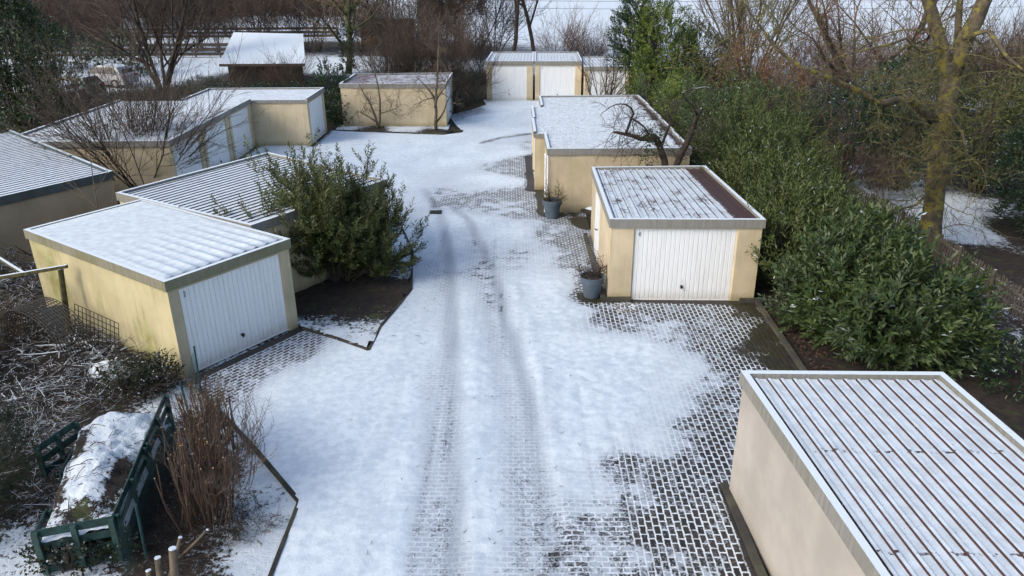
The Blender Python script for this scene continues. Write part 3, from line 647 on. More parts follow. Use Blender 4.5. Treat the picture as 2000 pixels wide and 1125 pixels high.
# pair behind the central laurel: doors face away to the upper left
P00, P10, P11, P01 = q4((490,440),(755,350),(532,290),(225,376), z=2.4)
P11 = (P10[0]+(P01[0]-P00[0]), P10[1]+(P01[1]-P00[1])); mid0, mid1 = lerp(P00, P01, .5), lerp(P10, P11, .5)
P11 = lerp(P11, tuple(gp(532,293,2.4)[:2]), .7); mid1 = lerp(P10, P11, .5)
garage('garage hidden behind the central laurel, ribbed roof streaked with snow', [P10, mid1, mid0, P00], 2.4, (.1, .9), 2.08, 'wall', None, 'conc', 'roof_striped', 12, .030, open_=(1,), group='pair of garages behind the laurel')
mid0b = lerp(mid0, P01, .003); mid1b = lerp(mid1, P11, .003)
garage('garage behind the thickly snowed roof, its own roof specked with litter', [mid1b, P11, P01, mid0b], 2.4, (.1, .9), 2.08, 'wall', None, 'conc', 'roof_litter', 12, .026, open_=(3,), group='pair of garages behind the laurel')
# far left block with slate rim
fa = gp(220, 334, 2.5); fb_ = gp(0, 384, 2.5); fc = gp(20, 253, 2.5); dv = Vector((fc.x-fa.x, fc.y-fa.y)); ux = Vector((fb_.x-fa.x, fb_.y-fa.y)).normalized()*6.3
for i, lb in enumerate(('garage with dark slate rim and tan side wall at the left edge', 'middle garage of the slate rimmed block at the left edge', 'rear garage of the slate rimmed block at the left edge')):
    t0, t1 = i/3, (i+1)/3-.002
    a = (fa.x+dv.x*t0, fa.y+dv.y*t0); b_ = (fa.x+dv.x*t1, fa.y+dv.y*t1)
    garage(lb, [b_, (b_[0]+ux.x, b_[1]+ux.y), (a[0]+ux.x, a[1]+ux.y), a] if False else [a, b_, (b_[0]+ux.x, b_[1]+ux.y), (a[0]+ux.x, a[1]+ux.y)], 2.5, (.1, .9), 2.05, 'wall_brown', None, 'slate', 'roof_slate', 12, .021, open_=((1,), (1, 3), (1, 3))[i], group='slate rimmed garages', fasc=.27)

# side door of the right garage and rain pipe
E = empty('side_door', (2.65, 22.6, 0), 'narrow white side door in the left wall of the melting roof garage', 'door')
sd = MB(); sd.box((2.66, 22.3, 1.02), (.06, .95, 1.98)); sd.build('door_leaf', M['door'], E)
sd = MB(); sd.tube([(2.63, 21.95, 1.05), (2.56, 21.95, 1.05)], .02, 8); sd.tube([(2.57, 21.95, 1.05), (2.57, 22.07, 1.05)], .014, 6); sd.build('handle', M['black'], E)
mb = MB(); mb.tube([(1.25, 27.0, .05), (1.25, 27.0, 2.1), (1.25, 27.12, 2.2)], .04, 8); mb.box((1.25, 27.02, 1.9), (.12, .06, .03)); mb.box((1.25, 27.02, .7), (.12, .06, .03))
tag(mb.build('rain_pipe', M['frame']), 'white rain pipe on the corner of the cream garage by the pot', 'pipe')

# ------------------------------------------------------------------ small things on the driveway
q = gp(851, 416); mb = MB()
for i in range(7): mb.box((q.x, q.y-.15+i*.05, .045), (.40, .02, .03))
for sx in (-.2, 0, .2): mb.box((q.x+sx, q.y, .04), (.025, .34, .03))
E = empty('drain_grate', (q.x, q.y, 0), 'black rectangular drain grate in the snowy driveway', 'drain'); mb.build('grate', M['iron'], E)
mb = MB(); mb.box((q.x, q.y, .025), (.44, .36, .025)); mb.build('sump', M['gap'], E)
q = gp(1222, 601); mb = MB(); mb.lathe((q.x, q.y, .008), [(.33, 0), (.33, .012), (.30, .014), (.29, .008), (.05, .008), (.04, .014)], 28)
tag(mb.build('manhole_cover', plain('manhole', (.12, .10, .09), .8, .4, 30, snow=(.95, 1.1, 14))), 'round manhole cover before the cream pillar beside the pot', 'manhole cover')
# snowy round bed edge beside the right garage
q = gp(1152, 412); mb = MB(); mb.lathe((q.x+.35, q.y+.2, -.02), [(.78, 0), (.78, .14), (.66, .16), (.62, .1)], 26)
E = empty('planting_ring', (q.x+.35, q.y+.2, 0), 'round stone edged bed filled with snow behind the right garage corner', 'planter'); mb.build('stone_edge', M['kerb'], E)
mb = MB(); mb.lathe((q.x+.35, q.y+.2, .05), [(.64, 0), (.62, .09), (.5, .14), (.3, .17), (.05, .18)], 26); mb.build('snow_fill', M['snow'], E, True)

def grow(out, p, d, r, L, depth, cfg):
    n = 5 if depth < 2 else 4
    if depth >= 3: n = 3
    pts = [p.copy()]; rad = [r]; dd = d.copy()
    for i in range(n):
        dd = (dd+Vector((random.gauss(0, cfg['wob']), random.gauss(0, cfg['wob']), random.gauss(0, cfg['wob'])+cfg['up']*(1 if depth else .3)))).normalized()
        pts.append(pts[-1]+dd*L/n); rad.append(r*(1-(i+1)/n*(1-cfg['taper'])) if depth < cfg['dep'] else r*(1-.8*(i+1)/n))
    out.append((pts, rad, depth))
    if depth >= cfg['dep']: return
    k = cfg['kids'][depth]
    for j in range(k):
        t = cfg['from'][depth]+(1-cfg['from'][depth])*(j+random.random())/k
        i = min(n-1, int(t*n)); f = t*n-i; q = pts[i].lerp(pts[i+1], min(f, 1)); ax = (pts[i+1]-pts[i]).normalized()
        o = ax.orthogonal(); o.rotate(Matrix.Rotation(random.uniform(0, 6.283), 3, ax)); a = R(random.gauss(cfg['ang'], 9))
        nd = ax*math.cos(a)+o*math.sin(a)
        grow(out, q, nd, max(cfg['rmin'], rad[i]*cfg['rk']), L*cfg['lk']*(1.15-.5*t)*random.uniform(.75, 1.2), depth+1, cfg)
    if depth < cfg['dep']: grow(out, pts[-1], dd, max(cfg['rmin'], rad[-1]), L*cfg['lk'], depth+1, cfg)
def wood_meshes(branches, split, twign=3):
    a, b_ = MB(), MB()
    for pts, rad, dep in branches:
        if dep <= split: a.tube(pts, rad, 7 if rad[0] > .05 else 5, cap=True)
        else: b_.tube(pts, rad, twign, cap=False)
    return a, b_
def tree_cfg(**k):
    c = dict(wob=.12, up=.06, taper=.55, dep=4, kids=[6, 5, 4, 4], ang=42, rk=.55, lk=.62, rmin=.006); c['from'] = [.3, .2, .15, .15, .1]; c.update(k); return c
def bare_tree(label, cfg, H=3.5, r=.1, d=(0, 0, 1), mats=('bark_grey', 'bark_brown'), name='bare_tree', loc=(0, 0, 0), split=1, group=None, cat='tree', seeds=None, stems=1, spread=.35, parts=('trunk', 'branches')):
    if seeds is not None: random.seed(seeds)
    br = []
    for k in range(stems):
        a = random.uniform(0, 6.28)+k*6.283/stems; s = spread*random.uniform(.5, 1.3) if stems > 1 else 0
        dd = Vector((d[0]+math.cos(a)*s, d[1]+math.sin(a)*s, d[2])).normalized()
        b0 = Vector((math.cos(a), math.sin(a), 0))*(random.uniform(.02, .25) if stems > 1 else 0)
        grow(br, b0-Vector((0, 0, .1)), dd, r*random.uniform(.7, 1.1), H*random.uniform(.8, 1.15), 0, cfg)
    E = empty(name, (0, 0, 0), label, cat, group)
    A, B = wood_meshes(br, split)
    oa = A.build(parts[0], M[mats[0]], E, True); ob = B.build(parts[1], M[mats[1]], E)
    oa.matrix_parent_inverse = Matrix.Identity(4); ob.matrix_parent_inverse = Matrix.Identity(4)
    E.location = loc
    return E
def copy_tree(src, loc, rz, sc, label=None, group=None, name=None):
    r = src.copy(); COL.objects.link(r); r.location = loc; r.rotation_euler = (0, 0, rz); r.scale = (sc, sc, sc)
    if label: r['label'] = label
    if group: r['group'] = group
    for ch in src.children:
        c = ch.copy(); COL.objects.link(c); c.parent = r
    return r

# potted shrubs
def pot(loc, r, h, label, plant_label, kind):
    E = empty('plant_pot', loc, label, 'plant pot', 'grey blue plant pots')
    mb = MB(); mb.lathe((*loc[:2], 0.005), [(r*.60, 0), (r*.66, .02), (r*.86, h*.72), (r*.97, h*.74), (r, h*.97), (r*1.0, h), (r*.92, h), (r*.88, h*.88), (r*.1, h*.86)], 36); mb.build('pot', M['pot'], E, False)
    mb = MB(); mb.lathe((*loc[:2], h*.84), [(r*.89, 0), (r*.87, .035), (r*.4, .05), (r*.05, .055)], 24); mb.build('soil', M['soil'], E, True)
    if kind == 0:
        cfg = tree_cfg(dep=3, kids=[5, 5, 5], wob=.22, up=.02, ang=48, lk=.7, rmin=.004); cfg['from'] = [.35, .1, .1, .1]
        bare_tree(plant_label, cfg, .42, .02, (.1, 0, 1), ('bark_dark', 'twig_pot'), 'potted_shrub', (loc[0], loc[1], h*.86), 1, cat='shrub', seeds=4, stems=4, spread=.55)
        t = bpy.data.objects.get('potted_shrub')
    else:
        cfg = tree_cfg(dep=3, kids=[7, 6, 5], wob=.2, up=.03, ang=50, lk=.72, rmin=.004); cfg['from'] = [.3, .1, .05, .05]
        bare_tree(plant_label, cfg, .5, .028, (.45, -.1, 1), ('bark_dark', 'twig_pot2'), 'potted_shrub', (loc[0], loc[1], h*.86), 1, cat='shrub', seeds=9, stems=2, spread=.3)
M['twig_pot'] = bark_mat('purple_twigs', (.03, .018, .018), (.06, .036, .034)); M['twig_pot2'] = bark_mat('olive_needles', (.07, .06, .03), (.13, .11, .05))
pot((2.22, 19.28, 0), .34, .62, 'blue grey pot with dark twiggy shrub at the corner of the melting roof garage', 'dark purple leafless shrub in the pot by the garage corner', 0)
pot((1.48, 27.0-.55, 0), .36, .68, 'blue grey pot with leaning shrub before the long cream wall', 'leaning olive brown shrub in the pot before the cream wall', 1)

# ------------------------------------------------------------------ evergreen foliage
def leaves(name, S0, D, ls, k, L, W, mat, parent, spreadang=.9, twist=.5):
    n = len(S0); D = D/np.linalg.norm(D, axis=1, keepdims=True)
    ref = np.where(np.abs(D[:, 2:3]) < .9, [[0, 0, 1.]], [[1., 0, 0]]); A = np.cross(D, ref); A /= np.linalg.norm(A, axis=1, keepdims=True); B = np.cross(D, A)
    t = (np.arange(k)+.5)/k; base = (S0[:, None]+D[:, None]*(t[None, :, None]*ls[:, None, None]))
    ph = rng.random(n)[:, None]*6.28+np.arange(k)[None]*2.4+rng.normal(0, .3, (n, k))
    perp = A[:, None]*np.cos(ph)[..., None]+B[:, None]*np.sin(ph)[..., None]
    sp = spreadang*(1.15-.75*t)[None, :, None]
    d = D[:, None]*1.0+perp*sp*1.2+rng.normal(0, .18, (n, k, 3)); d[..., 2] -= .12; d /= np.linalg.norm(d, axis=2, keepdims=True)
    base = base.reshape(-1, 3); d = d.reshape(-1, 3); Dm = np.repeat(D, k, 0)
    side = np.cross(d, Dm+rng.normal(0, twist*.5, d.shape)); side /= np.linalg.norm(side, axis=1, keepdims=True)+1e-9; up = np.cross(side, d)
    m = len(base); l = L*rng.uniform(.65, 1.15, (m, 1)); w = W*rng.uniform(.7, 1.15, (m, 1))
    v0 = base; v1 = base+d*l*.5+side*w*.5+up*w*.12; v2 = base+d*l; v2 = v2-up*l*.08; v3 = base+d*l*.5-side*w*.5+up*w*.12
    V = np.stack([v0, v1, v2, v3], 1).reshape(-1, 3); i = np.arange(m)*4
    F = np.stack([np.stack([i, i+1, i+2], 1), np.stack([i, i+2, i+3], 1)], 1).reshape(-1, 3)
    return np_mesh(name, V, F, mat, parent)
def blob_shoots(blobs, n, lump=.14, inner=.25, upb=.6, seed=0):
    r = np.random.default_rng(seed); B = np.array(blobs, float); wts = (B[:, 3]*B[:, 5]+B[:, 4]*B[:, 5]+B[:, 3]*B[:, 4]); wts /= wts.sum()
    N = int(n*1.7); bi = r.choice(len(B), N, p=wts); u = r.normal(size=(N, 3)); u /= np.linalg.norm(u, axis=1, keepdims=True)
    k = np.where(r.random(N) < inner, r.uniform(.45, .85, N), r.uniform(.85, 1.02, N))
    k *= 1+lump*(np.sin(u[:, 0]*7+bi*2.1+seed)+np.sin(u[:, 1]*8+bi)+np.sin(u[:, 2]*9+bi*3+u[:, 0]*5))/1.6
    C = B[bi]; P = C[:, :3]+u*k[:, None]*C[:, 3:6]
    ok = P[:, 2] > .06
    for b_ in B:
        q = (P-b_[:3])/b_[3:6]; ok &= ~((q**2).sum(1) < .42*r.random(N)+.1)
    P = P[ok][:n]; u = (u/C[:, 3:6])[ok][:n]; u /= np.linalg.norm(u, axis=1, keepdims=True)
    D = u*.75+np.array([[0, 0, upb]])+r.normal(0, .25, u.shape)
    return P, D
def evergreen(label, blobs, n, mat, leaf=(.13, .045), shoot=.34, k=11, name='laurel_bush', cat='bush', lump=.14, group=None, seed=0, trunk='bark_dark', upb=.6, inner=.25, spread=.9):
    B = blobs[0]; c = np.mean([b_[:2] for b_ in blobs], 0); E = empty(name, (c[0], c[1], 0), label, cat, group)
    P, D = blob_shoots(blobs, n, lump, inner, upb, seed); r = np.random.default_rng(seed+5)
    leaves('foliage', P, D, shoot*r.uniform(.6, 1.3, len(P)), k, leaf[0], leaf[1], M[mat], E, spread)
    mb = MB(); random.seed(seed+1)
    for b_ in blobs:
        for j in range(max(5, int(b_[3]*b_[4]*5))):
            a = random.uniform(0, 6.28); q = random.uniform(.2, .8)
            e = Vector((b_[0]+math.cos(a)*b_[3]*q, b_[1]+math.sin(a)*b_[4]*q, b_[2]+b_[5]*random.uniform(-.1, .75)))
            s_ = Vector((b_[0]+math.cos(a)*b_[3]*q*.25, b_[1]+math.sin(a)*b_[4]*q*.25, 0)); m_ = s_.lerp(e, .5)+Vector((0, 0, .2))
            mb.tube([s_, m_, e], [.035, .025, .01], 5)
    mb.build('stems', M[trunk], E)
    return E
evergreen('large glossy laurel bush nearest the front on the right', [(8.95, 15.8, 1.05, 1.45, 1.4, 1.2), (8.0, 17.0, 1.0, 1.15, 1.3, 1.15), (8.7, 17.4, 1.35, 1.15, 1.2, 1.3), (9.9, 15.6, .7, .7, .9, .8)], 1900, 'leaf_laurel', (.20, .066), .42, 11, lump=.24, seed=1)
evergreen('laurel hedge section right of the melting roof garage, brushing its corner', [(8.0, 19.6, 1.3, 1.3, 1.6, 1.5), (8.3, 21.2, 1.6, 1.3, 1.5, 1.6), (8.8, 19.8, 1.3, 1.0, 1.3, 1.3)], 1900, 'leaf_hedge', (.16, .04), .44, 12, lump=.28, seed=2, upb=1.0)
evergreen('laurel hedge section behind the gnarled tree, middle of the right hedge', [(8.2, 23.6, 1.8, 1.4, 1.6, 1.7), (9.0, 25.6, 2.1, 1.6, 1.6, 1.8), (8.4, 27.5, 2.1, 1.4, 1.5, 1.7)], 2400, 'leaf_hedge', (.15, .04), .44, 12, lump=.28, seed=3, upb=1.0)
evergreen('dense dark laurel at the far end of the right hedge below orange shrub', [(9.4, 29.5, 2.3, 1.7, 1.7, 1.9), (8.6, 31.8, 2.1, 1.4, 1.6, 1.7)], 1900, 'leaf_laurel', (.16, .05), .42, 10, lump=.25, seed=4)
evergreen('bright yellow green bush beside the stepped garage roofs', [(8.0, 35.2, 2.0, 1.2, 1.6, 1.7), (8.2, 37.6, 2.0, 1.1, 1.5, 1.6)], 1500, 'leaf_bright', (.13, .05), .32, 10, seed=5)
evergreen('tall bright green evergreen right of the far white doors', [(8.1, 43.0, 2.0, 1.5, 1.7, 2.2), (8.3, 43.2, 4.3, 1.5, 1.5, 2.2), (7.8, 43.2, 5.9, .8, .8, 1.5), (9.3, 43.4, 3.0, 1.3, 1.4, 2.2)], 2300, 'leaf_bright', (.15, .07), .4, 10, name='evergreen_tree', cat='tree', seed=6, lump=.2)
evergreen('left conical top of dark green evergreen behind the far garage', [(6.9, 44.5, 4.6, 1.1, 1.2, 1.7), (7.0, 44.5, 6.1, .6, .6, 1.3)], 900, 'leaf_dark', (.15, .07), .4, 10, name='evergreen_tree', cat='tree', seed=7, lump=.2)
evergreen('olive brown evergreen beside the tall bright green one', [(10.6, 44.0, 3.2, 1.4, 1.4, 2.0), (10.3, 42.3, 2.2, 1.3, 1.3, 1.6)], 1200, 'leaf_olive', (.15, .06), .4, 10, seed=8)
evergreen('orange brown beech shrub with dead leaves above the right hedge', [(12.6, 41.0, 2.6, 1.6, 1.5, 2.3), (14.0, 40.8, 2.3, 1.4, 1.4, 1.8)], 1500, 'leaf_orange', (.12, .045), .45, 9, name='beech_shrub', seed=9, upb=1.2, spread=.5)
evergreen('dark holly behind the big mossy trunk', [(15.8, 30.0, 2.3, 2.0, 1.6, 2.2), (13.9, 31.0, 2.0, 1.8, 1.6, 1.9), (16.5, 31.5, 3.4, 1.7, 1.6, 1.6)], 2300, 'leaf_dark', (.13, .06), .36, 10, seed=10, name='holly_bush')
evergreen('dark rhododendron right of the mossy trunk over the picket fence', [(18.6, 24.6, 1.7, 2.2, 2.2, 1.9), (17.9, 22.0, 1.3, 1.5, 1.5, 1.4), (20.2, 22.3, 1.9, 2.0, 2.0, 2.0)], 3000, 'leaf_dark', (.15, .055), .36, 11, seed=11, name='rhododendron_bush')
evergreen('lighter green shrub high at the right edge above the rhododendron', [(20.6, 28.0, 3.0, 2.0, 1.8, 1.9), (18.6, 29.5, 2.4, 1.6, 1.5, 1.8)], 1700, 'leaf_laurel2', (.15, .06), .4, 10, seed=12)
# (central laurel is built after the branch generator)
evergreen('dark ivy grown tree at the upper left edge', [(-24.5, 38.5, 2.0, 2.2, 2.0, 2.4), (-24.6, 38.5, 5.0, 1.9, 1.8, 2.6), (-24.8, 38.8, 8.2, 1.6, 1.6, 2.4), (-22.8, 37.6, 1.4, 1.5, 1.5, 1.6)], 3600, 'leaf_ivy', (.15, .08), .4, 10, name='ivy_tree', cat='tree', seed=14, lump=.2)
evergreen('dark evergreen hedge behind the projecting garage', [(-18.5, 47.0, .9, 2.6, 1.0, 1.2), (-14.0, 47.2, .8, 2.6, 1.0, 1.1), (-22.6, 46.5, .7, 2.4, 1.0, 1.0)], 1500, 'leaf_dark', (.12, .06), .3, 9, name='hedge', cat='hedge', seed=15)
evergreen('green shrub in the gap between the projecting garage and the beige one', [(-10.6, 45.2, 1.4, 1.0, 1.0, 1.7), (-9.9, 44.2, .9, .6, .8, 1.0)], 800, 'leaf_dark', (.14, .06), .36, 10, seed=16)
evergreen('dark yew at the lower left corner', [(-9.15, 10.6, .75, .75, .95, .9), (-9.2, 9.6, .5, .6, .7, .7)], 1500, 'needle', (.06, .012), .28, 22, name='yew_bush', seed=17)
evergreen('dark ivy clump with snow between brush pile and garage corner', [(-8.3, 14.2, .25, .55, .4, .38), (-7.65, 14.35, .3, .28, .35, .42)], 260, 'leaf_darkivy', (.07, .05), .25, 9, name='ivy_clump', cat='plant', seed=18)
evergreen('trailing ivy over the front of the green compost pallet', [(-6.9, 9.02, .22, .5, .16, .22), (-6.2, 9.3, .15, .3, .2, .15)], 150, 'leaf_darkivy', (.06, .05), .2, 9, name='ivy_clump', cat='plant', seed=23)
evergreen('dark tangled bush with snow flecks at the left edge under the washing post', [(-12.2, 14.3, .45, .6, .7, .55), (-12.9, 13.4, .4, .7, .7, .5)], 420, 'leaf_darkivy', (.05, .035), .3, 9, name='dark_bush', seed=24)
evergreen('low dark shrub in the shade at the lower right edge', [(12.6, 13.4, .5, 1.3, 1.2, .6), (11.2, 14.2, .4, .9, .8, .5)], 600, 'leaf_dark', (.12, .04), .3, 10, seed=19)
evergreen('dark evergreen behind the left parking space', [(-37.5, 63, 1.8, 4.0, 2, 2.6), (-44, 62, 2.2, 4, 2, 3.0)], 1100, 'leaf_ivy', (.22, .12), .5, 9, seed=20)
evergreen('dark conifer hedge between parking space and shed', [(-33.0, 67, 1.2, 1.9, 1.4, 2.2)], 450, 'leaf_ivy', (.2, .11), .5, 9, name='hedge', cat='hedge', seed=21)

random.seed(131); E = empty('laurel_bush', (-5.2, 20.8, 0), 'sprawling laurel in the dark bed in front of the hidden garages', 'bush')
tw = []; cl = tree_cfg(dep=2, kids=[6, 3], wob=.10, up=.10, ang=36, lk=.48, rmin=.006); cl['from'] = [.15, .2, .2]
BC = Vector((-5.15, 20.75, 0))
for (ex, ez, n_) in ((-7.1, 2.3, 4), (-6.8, 3.2, 4), (-6.1, 3.6, 4), (-5.4, 3.4, 5), (-4.7, 3.35, 5), (-4.2, 2.7, 5), (-3.5, 2.1, 5), (-3.25, 1.25, 4), (-6.9, 1.4, 5), (-5.2, 2.4, 6), (-4.3, 1.6, 5), (-6.0, 1.9, 6), (-5.0, 1.2, 6)):
    for _ in range(n_):
        e = Vector((ex+random.gauss(0, .28), 20.75+random.gauss(0, .55), ez+random.gauss(0, .22))); d_ = e-BC; L_ = d_.length*.66
        grow(tw, BC+Vector((random.gauss(0, .25), random.gauss(0, .2), 0)), (d_.normalized()+Vector((0, 0, -.03))).normalized(), .022, L_, 0, cl)
SP = []; SD = []
for pts, rad, dep in tw:
    i0 = 2 if dep == 0 else 0
    for i in range(i0, len(pts)-1):
        for q in range(2 if dep < 2 else 1): SP.append(pts[i].lerp(pts[i+1], random.random())); SD.append((pts[i+1]-pts[i]).normalized()+Vector((random.gauss(0, .3), random.gauss(0, .3), .25)))
    SP.append(pts[-1]); SD.append((pts[-1]-pts[-2]).normalized()+Vector((0, 0, .3)))
SP = np.array(SP); SD = np.array(SD); k_ = (SP[:, 2] > .3) & (rng.random(len(SP)) < .95); SP, SD = SP[k_], SD[k_]
print('laurel shoots', len(SP))
leaves('foliage', SP, SD, .24*rng.uniform(.7, 1.3, len(SP)), 8, .135, .034, M['leaf_laurel2'], E, .8)
a, b_ = wood_meshes(tw, 0, 4); a.build('stems', M['bark_grey'], E); b_.build('twigs', M['bark_tan'], E)

# gnarled pollard tree
def limb(mb, pix, wy, rad, n=7, jitter=.0):
    P = [ay(a, b_, y if isinstance(y, (int, float)) else y) for (a, b_), y in zip(pix, wy if hasattr(wy, '__len__') else [wy]*len(pix))]
    if jitter:
        Q = [P[0]]
        for a, b_ in zip(P[:-1], P[1:]):
            Q += [a.lerp(b_, .5)+Vector((random.gauss(0, jitter), random.gauss(0, jitter), random.gauss(0, jitter))), b_]
        R_ = []
        for a, b_ in zip(rad[:-1], rad[1:]): R_ += [a, (a+b_)/2*random.uniform(.9, 1.15)]
        R_.append(rad[-1]); P, rad = Q, R_
    mb.tube(P, rad, n); return P
def twigs_on(out, P, r, n, L, cfg, d0=None):
    for _ in range(n):
        t = random.random()*(len(P)-1); i = int(t); p = P[i].lerp(P[i+1], t-i); ax = (P[i+1]-P[i]).normalized(); o = ax.orthogonal(); o.rotate(Matrix.Rotation(random.uniform(0, 6.28), 3, ax))
        d = (o+ax*.3+(Vector(d0) if d0 else Vector((0, 0, .3)))).normalized(); grow(out, p, d, r, L*random.uniform(.5, 1.3), 1, cfg)
random.seed(31)
E = empty('gnarled_tree', (5.2, 25.7, 0), 'gnarled pollarded tree with black twisted trunks behind the melting roof', 'tree')
mb = MB(); tw = []; Yg = 25.75
c3 = tree_cfg(dep=3, kids=[3, 3, 3, 0], wob=.22, up=.0, ang=45, lk=.6, rmin=.005); c3['from'] = [.2]*5
P = limb(mb, [(1302,400),(1300,330),(1293,299),(1282,272),(1270,266)], Yg, [.14, .12, .11, .12, .14], 9, .03)
P = limb(mb, [(1275,272),(1250,270),(1225,262),(1199,257)], Yg, [.13, .095, .075, .05], 8, .03); twigs_on(tw, P, .012, 22, .9, c3)
P = limb(mb, [(1222,261),(1230,240),(1238,222),(1233,211),(1222,204),(1203,204),(1183,216),(1172,226)], [25.7, 25.6, 25.5, 25.5, 25.4, 25.4, 25.4, 25.4], [.05, .042, .038, .034, .03, .022, .014, .007], 6, .015); twigs_on(tw, P, .010, 18, .6, c3)
P = limb(mb, [(1316,400),(1322,322),(1332,296),(1347,264),(1360,229),(1372,212)], Yg, [.13, .11, .11, .10, .075, .05], 9, .03); twigs_on(tw, P, .012, 40, 1.0, c3)
P = limb(mb, [(1362,225),(1345,200),(1333,182),(1352,173),(1379,170),(1397,177)], [25.7, 25.5, 25.3, 25.2, 25.1, 25.1], [.042, .034, .03, .026, .02, .01], 6, .015); twigs_on(tw, P, .009, 14, .5, c3)
P = limb(mb, [(1290,290),(1310,240),(1300,215)], Yg, [.05, .04, .02], 6, .02); twigs_on(tw, P, .01, 14, .9, c3)
P = limb(mb, [(1235,232),(1260,250),(1270,262)], Yg, [.03, .03, .03], 6, .02); twigs_on(tw, P, .01, 12, .9, c3)
mb.build('trunk', M['bark_gnarl'], E, True); a, b_ = wood_meshes(tw, -1); b_.build('branches', M['bark_dark'], E)
P, D = blob_shoots([(4.75, 25.7, 2.9, .25, .22, .55), (4.9, 25.65, 3.15, .35, .25, .25), (4.55, 25.6, 2.3, .14, .14, .4)], 110, .2, .5, -.2, 33)
leaves('ivy', P, D, np.full(len(P), .2), 8, .06, .05, M['leaf_ivy'], E)

# mossy tree
random.seed(41)
E = empty('mossy_tree', (13.4, 22.7, 0), 'big bare tree with yellow green mossy trunk and forked top', 'tree')
mb = MB(); tw = []; Yt = 22.9
cm = tree_cfg(dep=4, kids=[4, 4, 3, 2], wob=.24, up=-.01, ang=50, lk=.66, rmin=.0065); cm['from'] = [.1, .1, .1, .1, .1]
T = limb(mb, [(1812,520),(1818,440),(1828,350),(1838,280),(1848,210),(1858,150)], Yt, [.37, .32, .29, .28, .27, .29], 14, .01)
T1 = limb(mb, [(1856,160),(1843,110),(1828,60),(1812,0),(1800,-140)], Yt, [.22, .20, .18, .16, .12], 10, .02)
T2 = limb(mb, [(1862,150),(1888,70),(1918,10),(1960,-90),(1990,-200)], Yt, [.24, .23, .20, .16, .12], 10, .02)
T3 = limb(mb, [(1868,110),(1872,40),(1874,-60)], Yt+.3, [.11, .10, .08], 8, .02)
B1 = limb(mb, [(1822,232),(1797,212),(1777,191),(1745,196),(1712,200),(1680,178),(1629,155),(1568,133),(1530,105),(1503,79),(1478,45),(1453,0)], [22.8, 22.4, 22.1, 21.8, 21.6, 21.4, 21.2, 21, 21, 21, 21, 21], [.15, .13, .12, .10, .085, .08, .07, .055, .045, .04, .03, .018], 8, .02)
B2 = limb(mb, [(1835,300),(1800,315),(1760,300)], [22.8, 22, 21.4], [.06, .05, .03], 6, .03)
B3 = limb(mb, [(1850,215),(1880,260),(1900,330)], [22.7, 22.2, 21.8], [.05, .04, .02], 6, .03)
B4 = limb(mb, [(1880,75),(1930,60),(1965,110),(2010,150)], [22.7, 22.2, 21.8, 21.5], [.08, .07, .05, .03], 6, .03)
B5 = limb(mb, [(1840,90),(1800,100),(1770,75),(1700,95),(1640,110)], [22.7, 22.2, 21.8, 21.5, 21.2], [.06, .05, .04, .03, .02], 6, .03)
B6 = limb(mb, [(1826,360),(1790,400),(1740,410),(1700,420)], [22.7, 22.0, 21.5, 21], [.045, .04, .03, .02], 6, .03)
for P, r, n, L in ((T, .022, 16, 1.5), (T1, .03, 6, 1.8), (T2, .03, 5, 1.8), (B1, .016, 30, 1.3), (B2, .016, 6, 1.2), (B3, .016, 6, 1.2), (B4, .018, 7, 1.4), (B5, .016, 9, 1.2), (B6, .015, 5, 1.1)): twigs_on(tw, P, r, n, L, cm, (0, -.15, -.05))
mb.build('trunk', M['bark_moss'], E, True); a, b_ = wood_meshes(tw, -1); b_.build('branches', M['twig_moss'], E)

# ------------------------------------------------------------------ bare trees and shrubs
cs = tree_cfg(dep=3, kids=[5, 4, 4], wob=.09, up=.10, ang=28, lk=.58, rmin=.006); cs['from'] = [.25, .2, .15, .1]
ct = tree_cfg(dep=4, kids=[6, 5, 4, 3], wob=.10, up=.07, ang=40, lk=.60, rmin=.007); ct['from'] = [.35, .2, .15, .15, .1]
shA = bare_tree('big many stemmed bare bush leaning over the left garage row', tree_cfg(dep=3, kids=[6, 5, 4], wob=.08, up=.03, ang=24, lk=.52, rmin=.006), 4.0, .03, (0, 0, .9), ('bark_dark', 'bark_brown'), 'bare_bush', (-14.6, 29.2, 0), 1, cat='bush', seeds=51, stems=34, spread=.75, parts=('stems', 'twigs'))
bare_tree('thin pale sapling rising above the litter specked roof', tree_cfg(dep=2, kids=[5, 4], wob=.07, up=.08, ang=40, lk=.5, rmin=.005), 2.6, .022, (0, 0, 1), ('bark_grey', 'bark_tan'), 'sapling', (-11.9, 21.2, 0), 1, seeds=52, stems=1).scale = (1.35,)*3
random.seed(53)
def fruit(label, base, limbs, Yd, seed):
    random.seed(seed); p = gp(*base); E = empty('fruit_tree', p, label, 'tree'); mb = MB(); tw = []
    c = tree_cfg(dep=3, kids=[3, 3, 3, 0], wob=.2, up=.02, ang=48, lk=.62, rmin=.007); c['from'] = [.2]*5
    for pix, r in limbs:
        n = len(pix); P = limb(mb, pix, [Yd+random.uniform(-.2, .2)*(i > 0) for i in range(n)], [r*(1-.8*i/(n-1)) for i in range(n)], 6, .02)
        twigs_on(tw, P[len(P)//3:], .014, 9, .9, c)
    mb.build('trunk', M['bark_grey'], E, True); a, b_ = wood_meshes(tw, -1); b_.build('branches', M['bark_grey'], E)
fruit('small forked fruit tree before the left half of the beige wall', (738,251), [([(738,252),(736,240),(730,220),(719,195),(708,178),(700,160)], .09), ([(738,250),(742,225),(742,195),(738,165),(730,130),(725,100)], .085), ([(736,238),(720,228),(708,222),(698,215)], .05), ([(741,222),(765,215),(785,205)], .04)], 43.0, 61)
